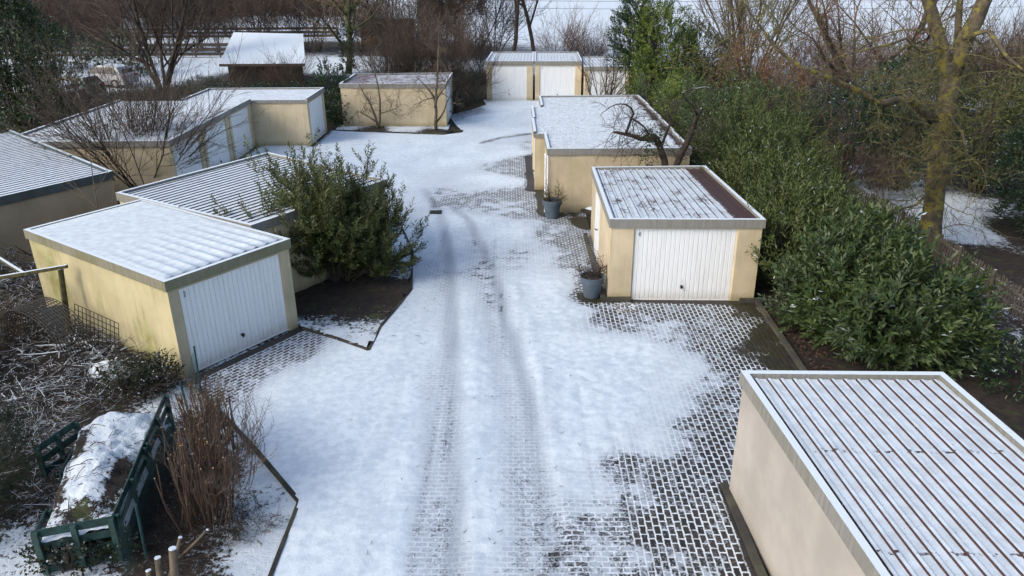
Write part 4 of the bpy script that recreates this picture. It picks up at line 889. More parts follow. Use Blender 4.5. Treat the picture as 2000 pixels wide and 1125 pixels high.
fruit('small fruit tree before the right half of the beige wall', (852,256), [([(852,257),(851,235),(850,200),(845,185),(828,165),(812,150)], .11), ([(850,210),(852,180),(855,140),(857,90),(856,50)], .08), ([(853,238),(868,215),(878,190),(883,160)], .06), ([(850,200),(870,170),(882,130)], .05), ([(850,190),(830,195),(808,205)], .04)], 42.4, 62)
bare_tree('dark bare shrub leaning before the far garage on the right', cs, 2.2, .05, (0, 0, 1), ('bark_dark', 'bark_grey'), 'bare_shrub', (5.6, 46.5, 0), 1, cat='bush', seeds=54, stems=7, spread=.5, parts=('stems', 'twigs')).scale = (1.25,)*3
bare_tree('vase shaped bare willow rising behind the orange brown shrub', tree_cfg(dep=3, kids=[7, 6, 5], wob=.06, up=.10, ang=22, lk=.6, rmin=.009), 6.5, .09, (0, 0, 1), ('bark_grey', 'bark_grey'), 'willow_tree', (17.2, 56.0, 0), 1, cat='tree', seeds=55, stems=9, spread=.38)
wb = bare_tree('multi stemmed bare tree beside the parked cars', tree_cfg(dep=4, kids=[5, 4, 4, 3], wob=.09, up=.07, ang=33, lk=.62, rmin=.010), 6.0, .17, (0, 0, 1), ('bark_dark', 'bark_brown'), 'bare_tree', (-25.6, 57.0, 0), 1, seeds=56, stems=6, spread=.28)
iv = bare_tree('bare tree with ivy wrapped trunk behind the beige garage', tree_cfg(dep=4, kids=[6, 5, 4, 3], wob=.09, up=.06, ang=38, lk=.62, rmin=.010), 7.5, .30, (.05, 0, 1), ('bark_ivy', 'bark_tan'), 'bare_tree', (-14.0, 67.0, 0), 1, seeds=57, stems=2, spread=.14)
P, D = blob_shoots([(0, 0, 1.0, .45, .45, 1.3), (.15, 0, 2.8, .4, .35, 1.2)], 150, .1, .3, .1, 58); iv2 = leaves('ivy', P, D, np.full(len(P), .25), 8, .16, .12, M['leaf_ivy'], iv); iv2.matrix_parent_inverse = Matrix.Identity(4)
dk = tree_cfg(dep=4, kids=[6, 5, 4, 3], wob=.10, up=.05, ang=42, lk=.6, rmin=.009)
tr1 = bare_tree('tall straight bare tree behind the far garages, left of two', dk, 10, .20, (.02, 0, 1), ('bark_dark', 'bark_red'), 'bare_tree', (0.0, 72, 0), 1, seeds=59)
copy_tree(tr1, (2.3, 73, 0), 2.1, .95, 'tall straight bare tree behind the far garages, right of two')
bare_tree('dark bare tree left of the mossy tree at the upper right', dk, 6.0, .22, (0, 0, 1), ('bark_dark', 'bark_red'), 'bare_tree', (18.2, 38.5, 0), 1, seeds=60, stems=2, spread=.2)
copy_tree(tr1, (-10.6, 66.5, 0), 1.0, .55, 'slender bare tree on the snow strip behind the beige garage')
# thicket: five source shrubs copied around
cth = tree_cfg(dep=3, kids=[6, 5, 4], wob=.10, up=.05, ang=30, lk=.60, rmin=.009)
src = []
TL = 'thin bare shrub in the tangled brown thicket behind the garages'; TG = 'bare shrubs of the brown thicket'
for i, (mt, mt2) in enumerate((('bark_dark', 'bark_brown'), ('bark_brown', 'bark_brown'), ('bark_brown', 'bark_red'), ('bark_dark', 'bark_dark'))):
    src.append(bare_tree(TL, cth, 3.4+.3*i, .035, (0, 0, 1), (mt, mt2), 'thicket_shrub', (-60, 120+i*5, 0), 1, cat='bush', seeds=70+i, stems=10, spread=.45, group=TG, parts=('stems', 'twigs')))
random.seed(80)
pl = []
def scat(x0, y0, x1, y1, n, s0, s1, kinds=(0, 1, 2, 3), lab=TL, grp=TG):
    for i in range(n):
        t = (i+random.random())/n; pl.append((x0+(x1-x0)*t+random.uniform(-.8, .8), y0+(y1-y0)*t+random.uniform(-1, 1), random.uniform(s0, s1), random.choice(kinds), lab, grp))
scat(-22, 45.5, -10, 47, 6, .22, .35, (0, 3)); scat(-34, 46.0, -22, 45, 11, .15, .24, (0, 1), 'low brown hedge shrub between the parked cars and the left garage row', 'hedge shrubs by the parking space')
scat(-23, 43, -22, 29, 9, .26, .40, (0, 3), 'dark bare shrub behind the left garage row', 'bare shrubs behind the left row')
scat(-20, 52.5, -14, 52, 3, .38, .5, (0, 3)); scat(-9.0, 49.5, -3.2, 54, 7, .6, .95, (0, 3)); scat(-9, 60, -2, 63, 4, .9, 1.3, (0, 1)); scat(-3.5, 48.2, -2.6, 54, 3, .35, .5, (3,))
scat(-12, 76, 0, 78, 6, 1.1, 1.5, (1, 3)); scat(-52, 84, -14, 86, 17, 1.0, 1.5, (0, 1, 3)); scat(-64, 104, -16, 106, 15, 1.2, 1.6, (1, 1, 0)); scat(-50, 70, -38, 72, 5, 1.0, 1.4, (0, 1))
scat(3, 64, 12, 66, 5, .6, .9, (2, 2, 1))
RL = 'reddish bare shrub in the scrub before the snowy field'; RG = 'reddish shrubs before the snowy field'
scat(14, 47, 28, 44, 7, .6, .85, (2, 2, 1), RL, RG); scat(21, 40, 31, 38, 6, .7, 1.0, (2, 2, 1), RL, RG); scat(12, 54, 36, 52, 6, .6, .9, (2, 1), RL, RG); scat(10.8, 33, 13, 30, 4, .45, .6, (1, 2), 'brown bare shrub between laurel hedge and dark holly', 'brown shrubs by the holly')
scat(12.5, 27.5, 14.5, 28.5, 3, .28, .4, (1, 2), 'brown bare shrub between laurel hedge and dark holly', 'brown shrubs by the holly')
for i, (x, y, s_, k, lab, grp) in enumerate(pl):
    copy_tree(src[k], (x, y, 0), random.uniform(0, 6.28), s_, lab, grp)
for o in src: o.location = (-30-random.random()*20, 84+random.random()*6, 0)
# frosted low shrub left of the far doors
evergreen('dark twiggy shrub dusted with frost left of the far white doors', [(-2.9, 50.2, .9, .9, 1.6, 1.1), (-3.4, 47.8, .5, .6, .9, .6)], 500, 'leaf_frost' if 'leaf_frost' in M else 'needle', (.09, .02), .4, 10, name='dark_shrub', seed=22)

# ------------------------------------------------------------------ left garden: compost bins, brush, fence, washing posts
def pallet(a, b_, z0, z1, lean=(0, 0), label='', slats=4, posts=3, name='pallet_panel', grp='green pallets of the compost bin'):
    a, b_ = Vector((*a, 0)), Vector((*b_, 0)); E = empty(name, a.lerp(b_, .5), label, 'pallet', grp); ln = Vector((*lean, 0))
    d = (b_-a).normalized(); n = Vector((-d.y, d.x, 0)); f = lambda t, z: a.lerp(b_, t)+ln*(z-z0)/(z1-z0)+Vector((0, 0, z))
    for i in range(slats):
        z = z0+.07+(z1-z0-.12)*i/(slats-1); mb = MB(); mb.beam(f(0, z)+n*.03, f(1, z)+n*.03, .022, .135); mb.build('slat', M['green_wood'], E)
    for i in range(posts):
        t = .04+.92*i/(posts-1); mb = MB(); mb.beam(f(t, z0)-n*.005, f(t, z1)-n*.005, .09, .05); mb.build('post', M['green_wood'], E)
pa, pb = gp(60, 1042, .8), gp(222, 1012, .8); pc, pd = gp(282, 870, .8), gp(325, 770, .8)
pallet(pa[:2], pb[:2], 0, .8, label='green slatted pallet closing the front of the compost heap')
pallet(pb[:2], pc[:2], 0, .8, label='green pallet along the right side of the compost heap')
pallet(pc[:2], pd[:2], 0, .8, label='rear green pallet on the right side of the compost heap')
pe, pf = gp(68, 878, .62), gp(150, 822, .62); pallet(pe[:2], pf[:2], .0, .62, label='green pallet leaning at the back left of the compost heap', slats=3)
pg, ph = gp(120, 925, .5), gp(168, 822, .62); pallet(pg[:2], ph[:2], 0, .5, label='narrow green board standing across the compost heap', slats=3, posts=2)
pi, pj_ = gp(62, 1040, .7), gp(92, 985, .7); pallet(pi[:2], pj_[:2], 0, .6, label='short green pallet on the left side of the compost heap', slats=3, posts=2)
# heap
hx = np.linspace(0, 1, 60); hy = np.linspace(0, 1, 90); U, V_ = np.meshgrid(hx, hy)
A0, A1, B0, B1 = Vector(pa[:2]), Vector(pb[:2]), Vector(gp(160, 815, .6)[:2]), Vector(pd[:2])
X = (A0.x*(1-U)+A1.x*U)*(1-V_)+(B0.x*(1-U)+B1.x*U)*V_; Y = (A0.y*(1-U)+A1.y*U)*(1-V_)+(B0.y*(1-U)+B1.y*U)*V_
Z = .62+.32*np.exp(-((U-.5)**2/.12+(V_-.38)**2/.05))+.22*np.exp(-((U-.5)**2/.16+(V_-.8)**2/.06))+.14*(vnoise(X, Y, 3, 30)-.5)+.06*(vnoise(X, Y, 9, 31)-.5)
Z *= np.clip(np.minimum(U, 1-U)*9+.3, .3, 1)**.6*np.clip(np.minimum(V_+.12, 1-V_)*8, .3, 1)**.6
sn = .80-.8*np.exp(-((U-.82)**2/.012+(V_-.30)**2/.03))-.6*np.exp(-((U-.45)**2/.05+(V_-.12)**2/.004))-.5*np.exp(-((U-.12)**2/.01+(V_-.3)**2/.02))-.6*np.exp(-((U-.15)**2/.01+(V_-.65)**2/.02))
ih = np.arange(U.size).reshape(U.shape)
o = np_mesh('compost_heap', np.stack([X, Y, Z], -1).reshape(-1, 3), np.stack([ih[:-1, :-1], ih[:-1, 1:], ih[1:, 1:], ih[1:, :-1]], -1).reshape(-1, 4), bpy.data.materials['snowy_ground'], smooth=True, attrs={'snow': sn.ravel()})
tag(o, 'snow covered compost heap inside the green pallets', 'compost heap')
random.seed(133); mb = MB()
for i in range(130):
    a_, b2 = random.randint(3, 86), random.randint(3, 56); p_ = Vector((X[a_, b2], Y[a_, b2], Z[a_, b2]+.01)); an = random.uniform(0, 6.28); l = random.uniform(.05, .3)
    d_ = Vector((math.cos(an), math.sin(an), random.gauss(0, .25)))*l; mb.tube([p_, p_+d_*.5+Vector((0, 0, .02)), p_+d_], random.uniform(.003, .007), 4, cap=False)
tag(mb.build('twig_litter', M['bark_dark']), 'dark twigs strewn over the snow of the compost heap', 'twigs', kind='stuff')
# teal post and wire fence
mb = MB(); a = gp(287, 1090); b_ = ay(265, 985, a.y+.05); mb.tube([a, b_], [.024, .022], 8); tag(mb.build('fence_post', M['teal']), 'teal painted fence post leaning beside the green pallets', 'post')
E = empty('wire_fence', (-6.4, 11.5, 0), 'sagging dark green wire fence between compost heap and brown bush', 'fence')
fp = [Vector((-5.75, 8.6, 0)), Vector((-6.0, 9.6, 0)), Vector((-6.2, 11.3, 0)), Vector((-6.45, 12.9, 0)), Vector((-6.85, 14.4, 0))]
for i, p_ in enumerate(fp[2:]): mb = MB(); mb.tube([p_, p_+Vector((random.uniform(-.08, .08), 0, 1.05))], .022, 6); mb.build('post', M['teal'], E)
mb = MB()
for a, b_ in zip(fp[:-1], fp[1:]):
    n = int((b_-a).length/.06)
    for i in range(n): p_ = a.lerp(b_, i/n); mb.tube([p_, p_+Vector((0, 0, .95+.04*math.sin(i*.4)))], .0022, 3, cap=False)
    for k in range(17): mb.tube([a+Vector((0, 0, .03+k*.057)), a.lerp(b_, .5)+Vector((0, 0, .01+k*.056)), b_+Vector((0, 0, .03+k*.057))], .0022, 3, cap=False)
mb.build('wire_mesh', M['teal_wire'], E)
# brown cut-back bush
random.seed(90); E = empty('cut_back_bush', (-5.3, 11.2, 0), 'cut back bush of upright reddish brown canes beside the left lawn', 'bush'); mb = MB(); tw = []; tip = MB()
cc = tree_cfg(dep=2, kids=[3, 4], wob=.12, up=.12, ang=32, lk=.5, rmin=.004); cc['from'] = [.5, .2, .2]
for i in range(150):
    t = random.random(); b0 = Vector((-5.0-.75*t+random.gauss(0, .2), 9.8+2.6*t+random.gauss(0, .15), 0)); H = random.uniform(1.0, 1.75)*(1-.15*t)
    e = b0+Vector((random.gauss(0, .13), random.gauss(0, .13), H)); m_ = b0.lerp(e, .5)+Vector((random.gauss(0, .04), random.gauss(0, .04), 0)); r = random.uniform(.007, .016)
    mb.tube([b0, m_, e], [r*1.25, r*1.05, r*.85], 5)
    if random.random() < .6: tip.tube([e, e+(e-m_).normalized()*.004+Vector((0, 0, .004))], r*.88, 5)
    if random.random() < .5: grow(tw, m_, ((e-b0).normalized()+Vector((random.uniform(-.1, .6), random.gauss(0, .3), 0))).normalized(), .006, H*.55, 0, cc)
for i in range(34):
    b0 = Vector((-4.9+random.gauss(0, .15), 10.9+random.gauss(0, .6), .1)); grow(tw, b0, Vector((random.uniform(.1, .6), random.gauss(0, .3), 1)).normalized(), .008, random.uniform(.7, 1.1), 0, cc)
mb.build('canes', M['cane'], E); a, b_ = wood_meshes(tw, -1); b_.build('twigs', M['bark_brown'], E); tip.build('cut_ends', M['cut'], E)
random.seed(91); E = empty('heather_tuft', (-4.55, 9.95, 0), 'low brown wiry tuft at the foot of the cut back bush', 'plant'); tw = []
ch = tree_cfg(dep=2, kids=[5, 5], wob=.25, up=.02, ang=45, lk=.6, rmin=.003); ch['from'] = [.1, .1, .1]
for i in range(60): grow(tw, Vector((-4.6+random.gauss(0, .28), 9.9+random.gauss(0, .3), 0)), Vector((random.gauss(0, .5), random.gauss(0, .5), 1)).normalized(), .004, .28, 0, ch)
a, b_ = wood_meshes(tw, -1); b_.build('stems', M['bark_dark'], E)
# stump stems at bottom
E = empty('coppiced_stump', (-5.35, 8.9, 0), 'sawn off stems with pale snowy cut tops at the bottom edge', 'stump'); mb = MB(); tp = MB()
for (a, b_, r) in (((345,1190),(337,1072),.06),((318,1185),(308,1090),.05),((300,1185),(290,1115),.045),((325,1150),(352,1050),.03),((350,1090),(405,1035),.025)):
    p0 = gp(a[0], a[1], .0); p1 = ay(b_[0], b_[1], p0.y+.15); mb.tube([p0, p0.lerp(p1, .5)+Vector((.01, 0, 0)), p1], [r*1.1, r, r*.9], 9); tp.tube([p1, p1+(p1-p0).normalized()*.015], r*.88, 9)
mb.build('stems', M['bark_grey'], E, True); tp.build('cut_tops', M['snow'], E)
# brush pile: snowy sticks
def sticks(name, label, area, n, L, r, zmax, mat, seed, cat='brushwood', tilt=.25, kids=True):
    random.seed(seed); mb = MB(); c = Vector((0, 0, 0))
    for i in range(n):
        p = gp(random.uniform(area[0], area[2]), random.uniform(area[1], area[3])); p.z = random.uniform(.01, zmax); a = random.uniform(0, 6.28)
        d = Vector((math.cos(a), math.sin(a), random.gauss(0, tilt))); l = L*random.uniform(.4, 1.4); q = [p]; dd = d.normalized()
        for k in range(4): dd = (dd+Vector((random.gauss(0, .16), random.gauss(0, .16), random.gauss(0, .08)))).normalized(); v = q[-1]+dd*l/4; v.z = max(.012, v.z); q.append(v)
        rr = r*random.uniform(.5, 1.5); mb.tube(q, [rr, rr*.9, rr*.8, rr*.6, rr*.4], 5)
        if kids:
            for k in range(2): s_ = q[random.randint(1, 3)]; e = s_+(dd+Vector((random.gauss(0, .6), random.gauss(0, .6), random.gauss(0, .3)))).normalized()*l*.35; e.z = max(.012, e.z); mb.tube([s_, e], [rr*.5, rr*.3], 4)
    return tag(mb.build(name, mat), label, cat)
sticks('brush_pile', 'tangle of thin snowy cuttings spread over the left garden', (0, 640, 230, 800), 520, .7, .010, .32, M['stick'], 101)
sticks('brush_pile', 'heap of snowy twigs along the foot of the yellow stained wall', (200, 640, 345, 745), 240, .5, .007, .15, M['stick'], 102)
sticks('brush_pile', 'dark dry brushwood heap behind the washing post at the left edge', (-60, 500, 80, 620), 380, 1.0, .012, .7, M['stick'], 103, tilt=.35)
sticks('log_pile', 'short pale logs under snow beside the arched wire mesh', (130, 675, 235, 735), 26, .7, .035, .28, M['log'], 104, cat='logs', tilt=.12, kids=False)
sticks('brush_pile', 'scattered twigs lying on the compost heap snow', (150, 800, 300, 1000), 0, .5, .006, .5, M['stick'], 105) if False else None
sticks('brush_pile', 'dark twiggy cuttings piled left of the brown bush top', (235, 700, 330, 800), 200, .6, .006, .5, M['bark_dark'], 106, tilt=.5)
sticks('leaf_litter', 'twigs and stalks poking through the snow at the left edge', (-20, 760, 120, 880), 200, .6, .006, .10, M['stick'], 107)
random.seed(108); tw = []; cb = tree_cfg(dep=3, kids=[4, 4, 3], wob=.18, up=.0, ang=40, lk=.62, rmin=.004); cb['from'] = [.1]*5
E = empty('bramble_thicket', (-12.2, 15.9, 0), 'dark leafless bramble thicket at the left edge below the washing posts', 'bush')
for i in range(90): grow(tw, Vector((-13.1+random.gauss(0, .6), 15.0+random.gauss(0, 1.2), 0)), Vector((random.gauss(0, .5), random.gauss(0, .5), 1)).normalized(), .011, random.uniform(.6, 1.2), 0, cb)
a, b_ = wood_meshes(tw, 0); a.build('stems', M['bark_dark'], E); b_.build('twigs', M['bark_grey'], E)
sticks('brush_pile', 'dark snow flecked stalks between the yew and the compost heap', (40, 830, 150, 1010), 170, .45, .006, .14, M['stick'], 109)
sticks('brush_pile', 'dark stalks and twigs around the sawn stems at the bottom edge', (270, 960, 420, 1120), 170, .4, .005, .12, M['bark_dark'], 111)
p = gp(212, 722, .1); mb = MB(); V = []; F = []; n = 20
for i in range(9):
    for j in range(n):
        t = i/8*math.pi/2; a = 2*math.pi*j/n; k = 1+.12*math.sin(3*a+i)
        V.append((p.x+.42*k*math.cos(a)*math.cos(t), p.y+.36*k*math.sin(a)*math.cos(t), .30*math.sin(t)))
F = [(i*n+j, i*n+(j+1) % n, (i+1)*n+(j+1) % n, (i+1)*n+j) for i in range(8) for j in range(n)]
tag(mb.add(V, F).build('snow_mound', M['snow'], None, True), 'rounded snow mound beside the short logs', 'snow mound')
# washing posts
E = empty('washing_post', (-11.1, 17.1, 0), 'mossy wooden washing post with snowy crossbar before the arched mesh', 'post', None)
b0 = gp(137, 662); t0 = ay(118, 525, b0.y); mb = MB(); mb.tube([b0, t0], [.075, .065], 8); mb.build('post', M['post'], E)
mb = MB(); mb.beam(ay(131, 520, b0.y), ay(-60, 552, b0.y-.1), .08, .08); mb.build('crossbar', M['post'], E)
mb = MB(); mb.beam(ay(47, 535, b0.y-.07), ay(-30, 487, b0.y+1.8), .07, .07); mb.build('brace', M['post'], E)
E = empty('washing_post', gp(20, 505), 'second mossy washing post with short snowy crossbar at the left edge', 'post')
b0 = gp(20, 530); t0 = ay(10, 460, b0.y); mb = MB(); mb.tube([b0, t0], [.075, .065], 8); mb.build('post', M['post'], E)
mb = MB(); mb.beam(ay(27, 455, b0.y), ay(-40, 466, b0.y), .08, .08); mb.build('crossbar', M['post'], E)
# arched wire mesh
E = empty('wire_arch', (-10.6, 17.3, 0), 'rusty wire mesh bent into an arch against the stained wall', 'mesh'); mb = MB(); random.seed(110)
A = Vector((-12.1, 17.25, 0)); Bq = Vector((-9.75, 15.75, 0)); ax = (Bq-A); ax.z = 0; dpt = Vector((-.42, -.6, 0))
def arc(s_, k): a = math.pi*s_; return A+ax*(.5-.5*math.cos(a))+dpt*k+Vector((0, 0, 1.25*math.sin(a)**.8*(1-.06*k)))
for k in range(13): mb.tube([arc(i/20, k/12) for i in range(21)], .012, 4, cap=False)
for i in range(0, 31): mb.tube([arc(i/30, k/6) for k in range(7)], .010, 4, cap=False)
mb.build('wire', M['rust_wire'], E)
E = empty('mesh_panel', gp(190, 640), 'flat panel of square wire mesh leaning on the yellow stained wall', 'mesh'); mb = MB()
a0, a1 = Vector((-10.7, 16.5, 0)), Vector((-9.1, 15.38, 0)); nrm = Vector((0, 0, 1.0))
for i in range(12): p_ = a0.lerp(a1, i/11); mb.tube([p_, p_+Vector((.12, .17, 1.05))], .009, 4)
for i in range(9): o_ = Vector((.12, .17, 1.05))*i/8; mb.tube([a0+o_, a1+o_], .009, 4)
mb.build('wire', M['rust_wire'], E)
mb = MB(); p_ = gp(118, 650); mb.box((p_.x, p_.y, .35), (.5, .04, .75), .6, rx=-.2); tag(mb.build('slate_slab', plain('grey_slab', (.12, .14, .14), .8, .3, 5)), 'grey slab standing beside the washing post', 'slab')

# ------------------------------------------------------------------ picket fence on the right
E = empty('picket_fence', (13.4, 20, 0), 'weathered picket fence running behind the right laurels', 'fence'); fp = [gp(1650, 395), gp(1760, 455), gp(1870, 535), gp(2010, 640), gp(2100, 720)]
pk = 0
for a, b_ in zip(fp[:-1], fp[1:]):
    n = int((b_-a).length/.145); d = (b_-a).normalized(); nn = Vector((-d.y, d.x, 0))
    for i in range(n):
        if pk >= 98: break
        pk += 1; p_ = a.lerp(b_, i/n); mb = MB(); h = random.uniform(.76, .84); ln = random.gauss(0, .012); x = d*.038
        V = [p_-x, p_+x, p_+x+Vector((0, 0, h-.05)), p_+Vector((0, 0, h)), p_-x+Vector((0, 0, h-.05))]; V = [v+nn*.012+d*ln*v.z for v in V]+[v-nn*.012+d*ln*v.z for v in V]
        mb.add(V, [(0, 1, 2, 3, 4), (9, 8, 7, 6, 5)]+[(j, 5+j, 5+(j+1) % 5, (j+1) % 5) for j in range(5)]); mb.build('picket', M['picket'], E)
    for z in (.22, .6):
        mb = MB(); mb.beam(a+Vector((0, 0, z))-nn*.03, b_+Vector((0, 0, z))-nn*.03, .03, .06); mb.build('rail', M['picket'], E)
    m2 = max(2, int((b_-a).length/2.2))
    for i in range(m2): p_ = a.lerp(b_, i/m2); mb = MB(); mb.tube([p_-nn*.08, p_-nn*.08+Vector((0, 0, .86))], .055, 8); mb.build('post', M['picket'], E)

# ------------------------------------------------------------------ background: shed, cars, house, fences, cables
E = empty('garden_shed', (-18.3, 58.5, 0), 'low garden shed with wide snowy roof behind the left row', 'shed'); a, b_, c, d_ = gp(428,125,2.1), gp(596,124,2.1), gp(592,66,3.6), gp(456,63,3.6)
th = Vector((0, 0, -.12)); mb = MB(); mb.add([a, b_, c, d_]+[v+th for v in (a, b_, c, d_)], [(0, 1, 2, 3), (7, 6, 5, 4), (0, 4, 5, 1), (1, 5, 6, 2), (2, 6, 7, 3), (3, 7, 4, 0)]); mb.build('roof', plain('shed_roof', (.06, .045, .035), .8, .2, 4, snow=(.55, .7)), E)
mb = MB(); mb.beam(a+Vector((0, -.05, -.10)), b_+Vector((0, -.05, -.10)), .05, .14); mb.build('fascia_board', plain('brown_board', (.06, .045, .035), .8, .2, 4), E)
w0, w1, w2, w3 = a.lerp(d_, .12), b_.lerp(c, .12), c, d_; mb = MB(); mb.add([(w0.x+.3, w0.y+.3, 0), (w1.x-.3, w1.y+.3, 0), (w2.x-.3, w2.y-.2, 0), (w3.x+.3, w3.y-.2, 0), (w0.x+.3, w0.y+.3, 2.0), (w1.x-.3, w1.y+.3, 2.0), (w2.x-.3, w2.y-.2, 3.3), (w3.x+.3, w3.y-.2, 3.3)], [(0, 1, 5, 4), (1, 2, 6, 5), (2, 3, 7, 6), (3, 0, 4, 7), (4, 5, 6, 7)]); mb.build('wall', plain('dark_boards', (.035, .03, .025), .9, .3, 5), E)
def car(label, loc, rz, body, Ln=4.3, Wd=1.78, Hh=1.5, estate=False):
    E = empty('parked_car', loc, label, 'car', 'cars on the parking space'); q = Matrix.Rotation(rz, 3, 'Z'); O = Vector(loc)
    if estate: prof = [(-.50, .45), (-.49, .85), (-.46, 1.0), (-.40, Hh-.08), (-.30, Hh), (.05, Hh), (.20, .98), (.46, .82), (.50, .55), (.49, .25), (-.49, .25)]
    else: prof = [(-.50, .45), (-.49, .9), (-.45, 1.03), (-.36, Hh-.12), (-.22, Hh), (.03, Hh-.01), (.18, 1.0), (.44, .86), (.50, .6), (.49, .25), (-.49, .25)]
    V = []
    for s_ in (-1, 1):
        for x, z in prof: yy = Wd/2*(1 if z < 1.04 else .78); V.append(O+q @ Vector((x*Ln, s_*yy, z)))
    n = len(prof); F = [tuple(range(n)), tuple(range(2*n-1, n-1, -1))]+[(j, n+j, n+(j+1) % n, (j+1) % n) for j in range(n)]
    bm = plain('car_paint_'+label[:5], body, .35, .08, 2, snow=(.68, .82)); MBo = MB().add(V, [f[::-1] for f in F]); bo = MBo.build('body', bm, E)
    g = MB()
    for s_ in (-1, 1):
        yy = Wd/2*.9
        x0, x1 = (-.38, .13) if estate else (-.35, .11)
        for k0, k1 in ((x0, -.14), (-.12, x1)):
            P = [(k0*Ln, 1.06, .99), (k1*Ln+(.05*Ln if k1 > 0 else 0), 1.06, .99), (k1*Ln-(.0 if k1 > 0 else 0), Hh-.12, .83), (k0*Ln+(.04*Ln if k0 == x0 else 0), Hh-.12, .83)]
            VV = [O+q @ Vector((x, s_*(Wd/2*w_+.005), z)) for x, z, w_ in P]; VV2 = [O+q @ Vector((x, s_*(Wd/2*w_-.03), z)) for x, z, w_ in P]
            g.add(VV+VV2, [(0, 1, 2, 3), (7, 6, 5, 4), (0, 4, 5, 1), (1, 5, 6, 2), (2, 6, 7, 3), (3, 7, 4, 0)])
    rx = (-.455 if not estate else -.45)*Ln
    g.beam(O+q @ Vector((rx, -Wd*.34, 1.22)), O+q @ Vector((rx, Wd*.34, 1.22)), .03, .3); g.build('windows', M['glass'], E)
    for sx in (-.31, .31):
        for s_ in (-1, 1):
            c = O+q @ Vector((sx*Ln, s_*(Wd/2-.1), .32)); ax_ = q @ Vector((0, s_*.11, 0)); w_ = MB(); w_.tube([c-ax_, c+ax_], .32, 18); wo = w_.build('wheel', M['black'], E)
            w_ = MB(); w_.tube([c+ax_*.9, c+ax_*1.06], .19, 12); w_.build('rim', M['galv'], wo)
    for s_ in (-1, 1):
        l_ = MB(); p_ = O+q @ Vector((-.497*Ln, s_*Wd*.40, .88)); l_.box(p_, (.07, .22, .2), rz); l_.build('tail_light', M['tail'], E)
        l_ = MB(); p_ = O+q @ Vector((.49*Ln, s_*Wd*.38, .68)); l_.box(p_, (.08, .3, .14), rz); l_.build('headlight', M['lamp'], E)
M['glass'] = plain('dark_glass', (.012, .015, .018), .45, .05); M['tail'] = plain('tail_light', (.35, .02, .015), .3, .1); M['lamp'] = plain('headlight', (.5, .5, .5), .2, .1)
p_ = gp(212, 168); car('silver white car parked nearest the bare tree', (p_.x, p_.y, 0), R(168), (.36, .37, .39), 4.3, 1.8, 1.62)
p_ = gp(140, 188); car('dark green estate car with snowy roof between two others', (p_.x, p_.y, 0), R(168), (.01, .07, .045), 4.5, 1.75, 1.5, True)
p_ = gp(100, 203); car('dark grey car with snowy roof partly behind the ivy tree', (p_.x, p_.y, 0), R(168), (.05, .05, .055), 4.4, 1.75, 1.45)
# brick house behind the thicket
E = empty('house', (-13.5, 92, 0), 'orange brick house with snowy roof hidden behind the brown thicket', 'house'); mb = MB(); mb.box((-14.4, 94, 1.5), (6, 6, 3.0), .1)
mb.build('wall', plain('brick_wall', (.20, .105, .055), .85, .25, 2), E); V = []
q_ = Matrix.Rotation(.1, 3, 'Z'); O = Vector((-14.4, 94, 3.0)); V = [O+q_ @ Vector(v) for v in ((-3.5, -3.6, 0), (3.5, -3.6, 0), (3.5, 3.6, 0), (-3.5, 3.6, 0), (-3.5, 0, 2.2), (3.5, 0, 2.2))]
mb = MB(); mb.add(V, [(0, 1, 5, 4), (2, 3, 4, 5), (0, 4, 3), (1, 2, 5), (3, 2, 1, 0)]); mb.build('roof', plain('tiled_roof', (.08, .06, .06), .8, .3, 2, snow=(.35, .55, 1.5)), E)
for x in (-1.4, 1.4):
    mb = MB(); mb.box(O+q_ @ Vector((x, -3.03, -1.4)), (1.0, .08, 1.0), .1); mb.build('window', M['glass'], E)
mb = MB(); mb.box(O+q_ @ Vector((-1.5, -2.0, 1.1)), (1.2, 1.5, .9), .1); mb.build('dormer', plain('dormer', (.3, .33, .36), .6, .1, snow=(.6, .8)), E)
# chain-link fence before the parking space
E = empty('chain_link_fence', (-22, 50, 0), 'chain link fence between parking space and the left garage row', 'fence'); mb = MB(); A = Vector((-37, 51.2, 0)); Bv = Vector((-13, 50.2, 0)); Lf = (Bv-A).length
n = int(Lf/.28)
for i in range(-6, n): 
    for s_ in (0, 1):
        t0, t1 = (i/n, (i+6)/n) if s_ else ((i+6)/n, i/n); z0, z1 = 0, 1.68
        if min(t0, t1) < 0: continue
        if max(t0, t1) > 1: continue
        mb.tube([A.lerp(Bv, t0)+Vector((0, 0, z0)), A.lerp(Bv, t1)+Vector((0, 0, z1))], .007, 3, cap=False)
mb.build('wire_mesh', M['rust_wire'], E)
for i in range(10): p_ = A.lerp(Bv, i/9); mb = MB(); mb.tube([p_, p_+Vector((0, 0, 1.75))], .03, 6); mb.build('post', M['bark_dark'], E)
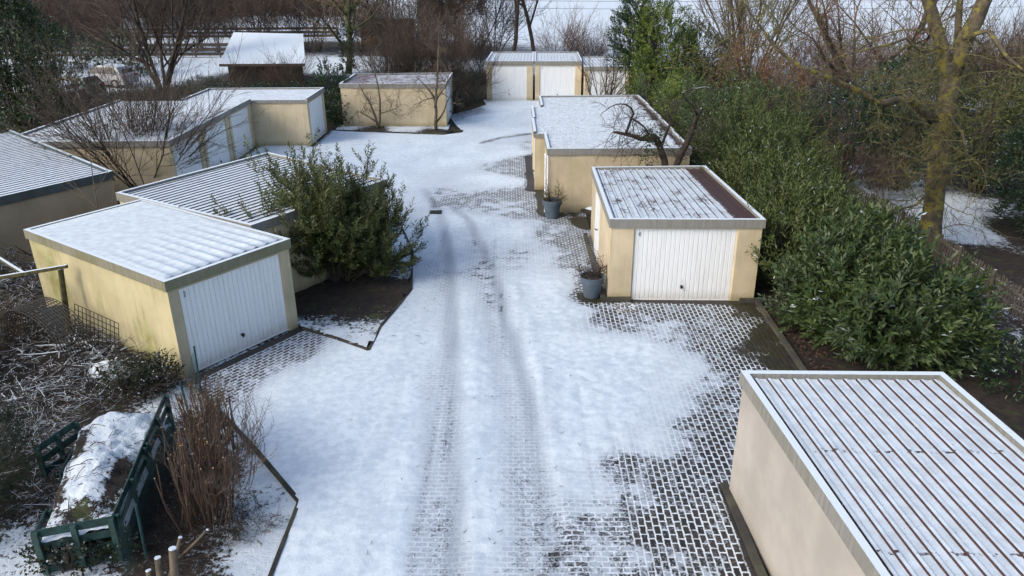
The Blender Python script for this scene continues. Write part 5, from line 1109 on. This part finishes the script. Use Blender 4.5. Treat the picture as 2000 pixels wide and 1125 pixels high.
# rail fences on the left background and far hedge line
for k, (x0, x1, y, lab) in enumerate(((-62, -27, 80, 'dark board fence crossing behind the parked cars'), (-75, -22, 101, 'farther dark board fence before the orchard snow'))):
    E = empty('board_fence', ((x0+x1)/2, y, 0), lab, 'fence'); n = int((x1-x0)/2.5)
    for z in (.35, .8, 1.25): mb = MB(); mb.beam((x0, y, z), (x1, y, z), .04, .3); mb.build('rail', plain('dark_rail', (.05, .042, .035), .9, .3, 3, snow=(.6, .8)), E)
    for i in range(n+1): mb = MB(); mb.box((x0+(x1-x0)*i/n, y+.07, .8), (.12, .1, 1.6)); mb.build('post', M['bark_dark'], E)
random.seed(120)
P, D = blob_shoots([(-60+i*5.2, 150+random.uniform(-1, 1), 1.2, 3.6, 1.6, 2.0+random.random()) for i in range(11)], 2600, .2, .3, .6, 121)
E = empty('far_hedge', (-35, 150, 0), 'long dark hedge line along the far edge of the snowy field', 'hedge'); leaves('foliage', P, D, np.full(len(P), .8), 8, .45, .22, plain('hedge_twigs', (.04, .03, .025), .9, .3, 1), E)
mb = MB()
for k, (xa, ya, za, xb, yb, zb, sag) in enumerate(((-20, 98, 4.1, 110, 86, 5.2, 1.0), (-20, 98.8, 4.9, 110, 86.8, 6.0, 1.0))):
    n = 24; mb = MB(); mb.tube([(xa+(xb-xa)*i/n, ya+(yb-ya)*i/n, za+(zb-za)*i/n-sag*4*(i/n)*(1-i/n)) for i in range(n+1)], .025, 4)
    tag(mb.build('overhead_cable', M['rust_wire']), ('lower' if k == 0 else 'upper')+' of two thin cables strung across the snowy field', 'cable')
for x, y, lab in ((-20, 98.4, 'wooden cable pole left behind the thicket'), (110, 86.4, 'wooden cable pole beyond the right edge')):
    mb = MB(); mb.tube([(x, y, 0), (x, y, 6.6)], [.14, .1], 8); mb.box((x, y, 6.2), (.1, 1.2, .1)); tag(mb.build('cable_pole', M['bark_dark']), lab, 'pole')
# pale gas marker post on the field
E = empty('marker_post', (15.0, 100, 0), 'slim white marker post with green cap on the snowy field', 'post'); mb = MB(); p_ = gp(1205, 42); 
E.location = p_; mb.box((p_.x, p_.y, .9), (.22, .22, 1.8)); mb.build('post', M['frame'], E); mb = MB(); mb.box((p_.x, p_.y, 1.9), (.3, .3, .22)); mb.build('cap', plain('green_cap', (.1, .3, .25), .6, .1), E)

# small litter: twigs on the snow, dead leaves along the hedge kerb, twigs on the nearest left roof
random.seed(140); mb = MB()
for i in range(170):
    if i < 110: p_ = gp(random.gauss(1000, 130), random.uniform(560, 1120), .045)
    else: p_ = gp(random.uniform(620, 1000), random.uniform(300, 700), .045)
    if not -3.3 < p_.x < 2.6: continue
    a = random.uniform(0, 6.28); l = random.uniform(.02, .11); d_ = Vector((math.cos(a), math.sin(a), 0))*l; mb.tube([p_, p_+d_+Vector((random.gauss(0, .02), random.gauss(0, .02), .012))], random.uniform(.003, .006), 3, cap=False)
tag(mb.build('twig_litter', M['bark_dark']), 'tiny dark twigs scattered over the snowy driveway', 'twigs', kind='stuff')
n = 330; t = rng.random(n); A_, B_ = gp(1485, 596), gp(1590, 745)
Pn = np.stack([A_.x+(B_.x-A_.x)*t+.12+np.abs(rng.normal(0, .35, n)), A_.y+(B_.y-A_.y)*t+rng.normal(0, .15, n), np.full(n, .04)], 1)
o = leaves('leaf_litter', Pn, np.column_stack([rng.normal(0, 1, n), rng.normal(0, 1, n), np.full(n, .15)]), np.full(n, .02), 1, .09, .05, plain('dead_leaves', (.06, .028, .018), .8, .5, 30), None)
tag(o, 'reddish brown dead leaves along the kerb under the right hedge', 'leaves', kind='stuff')
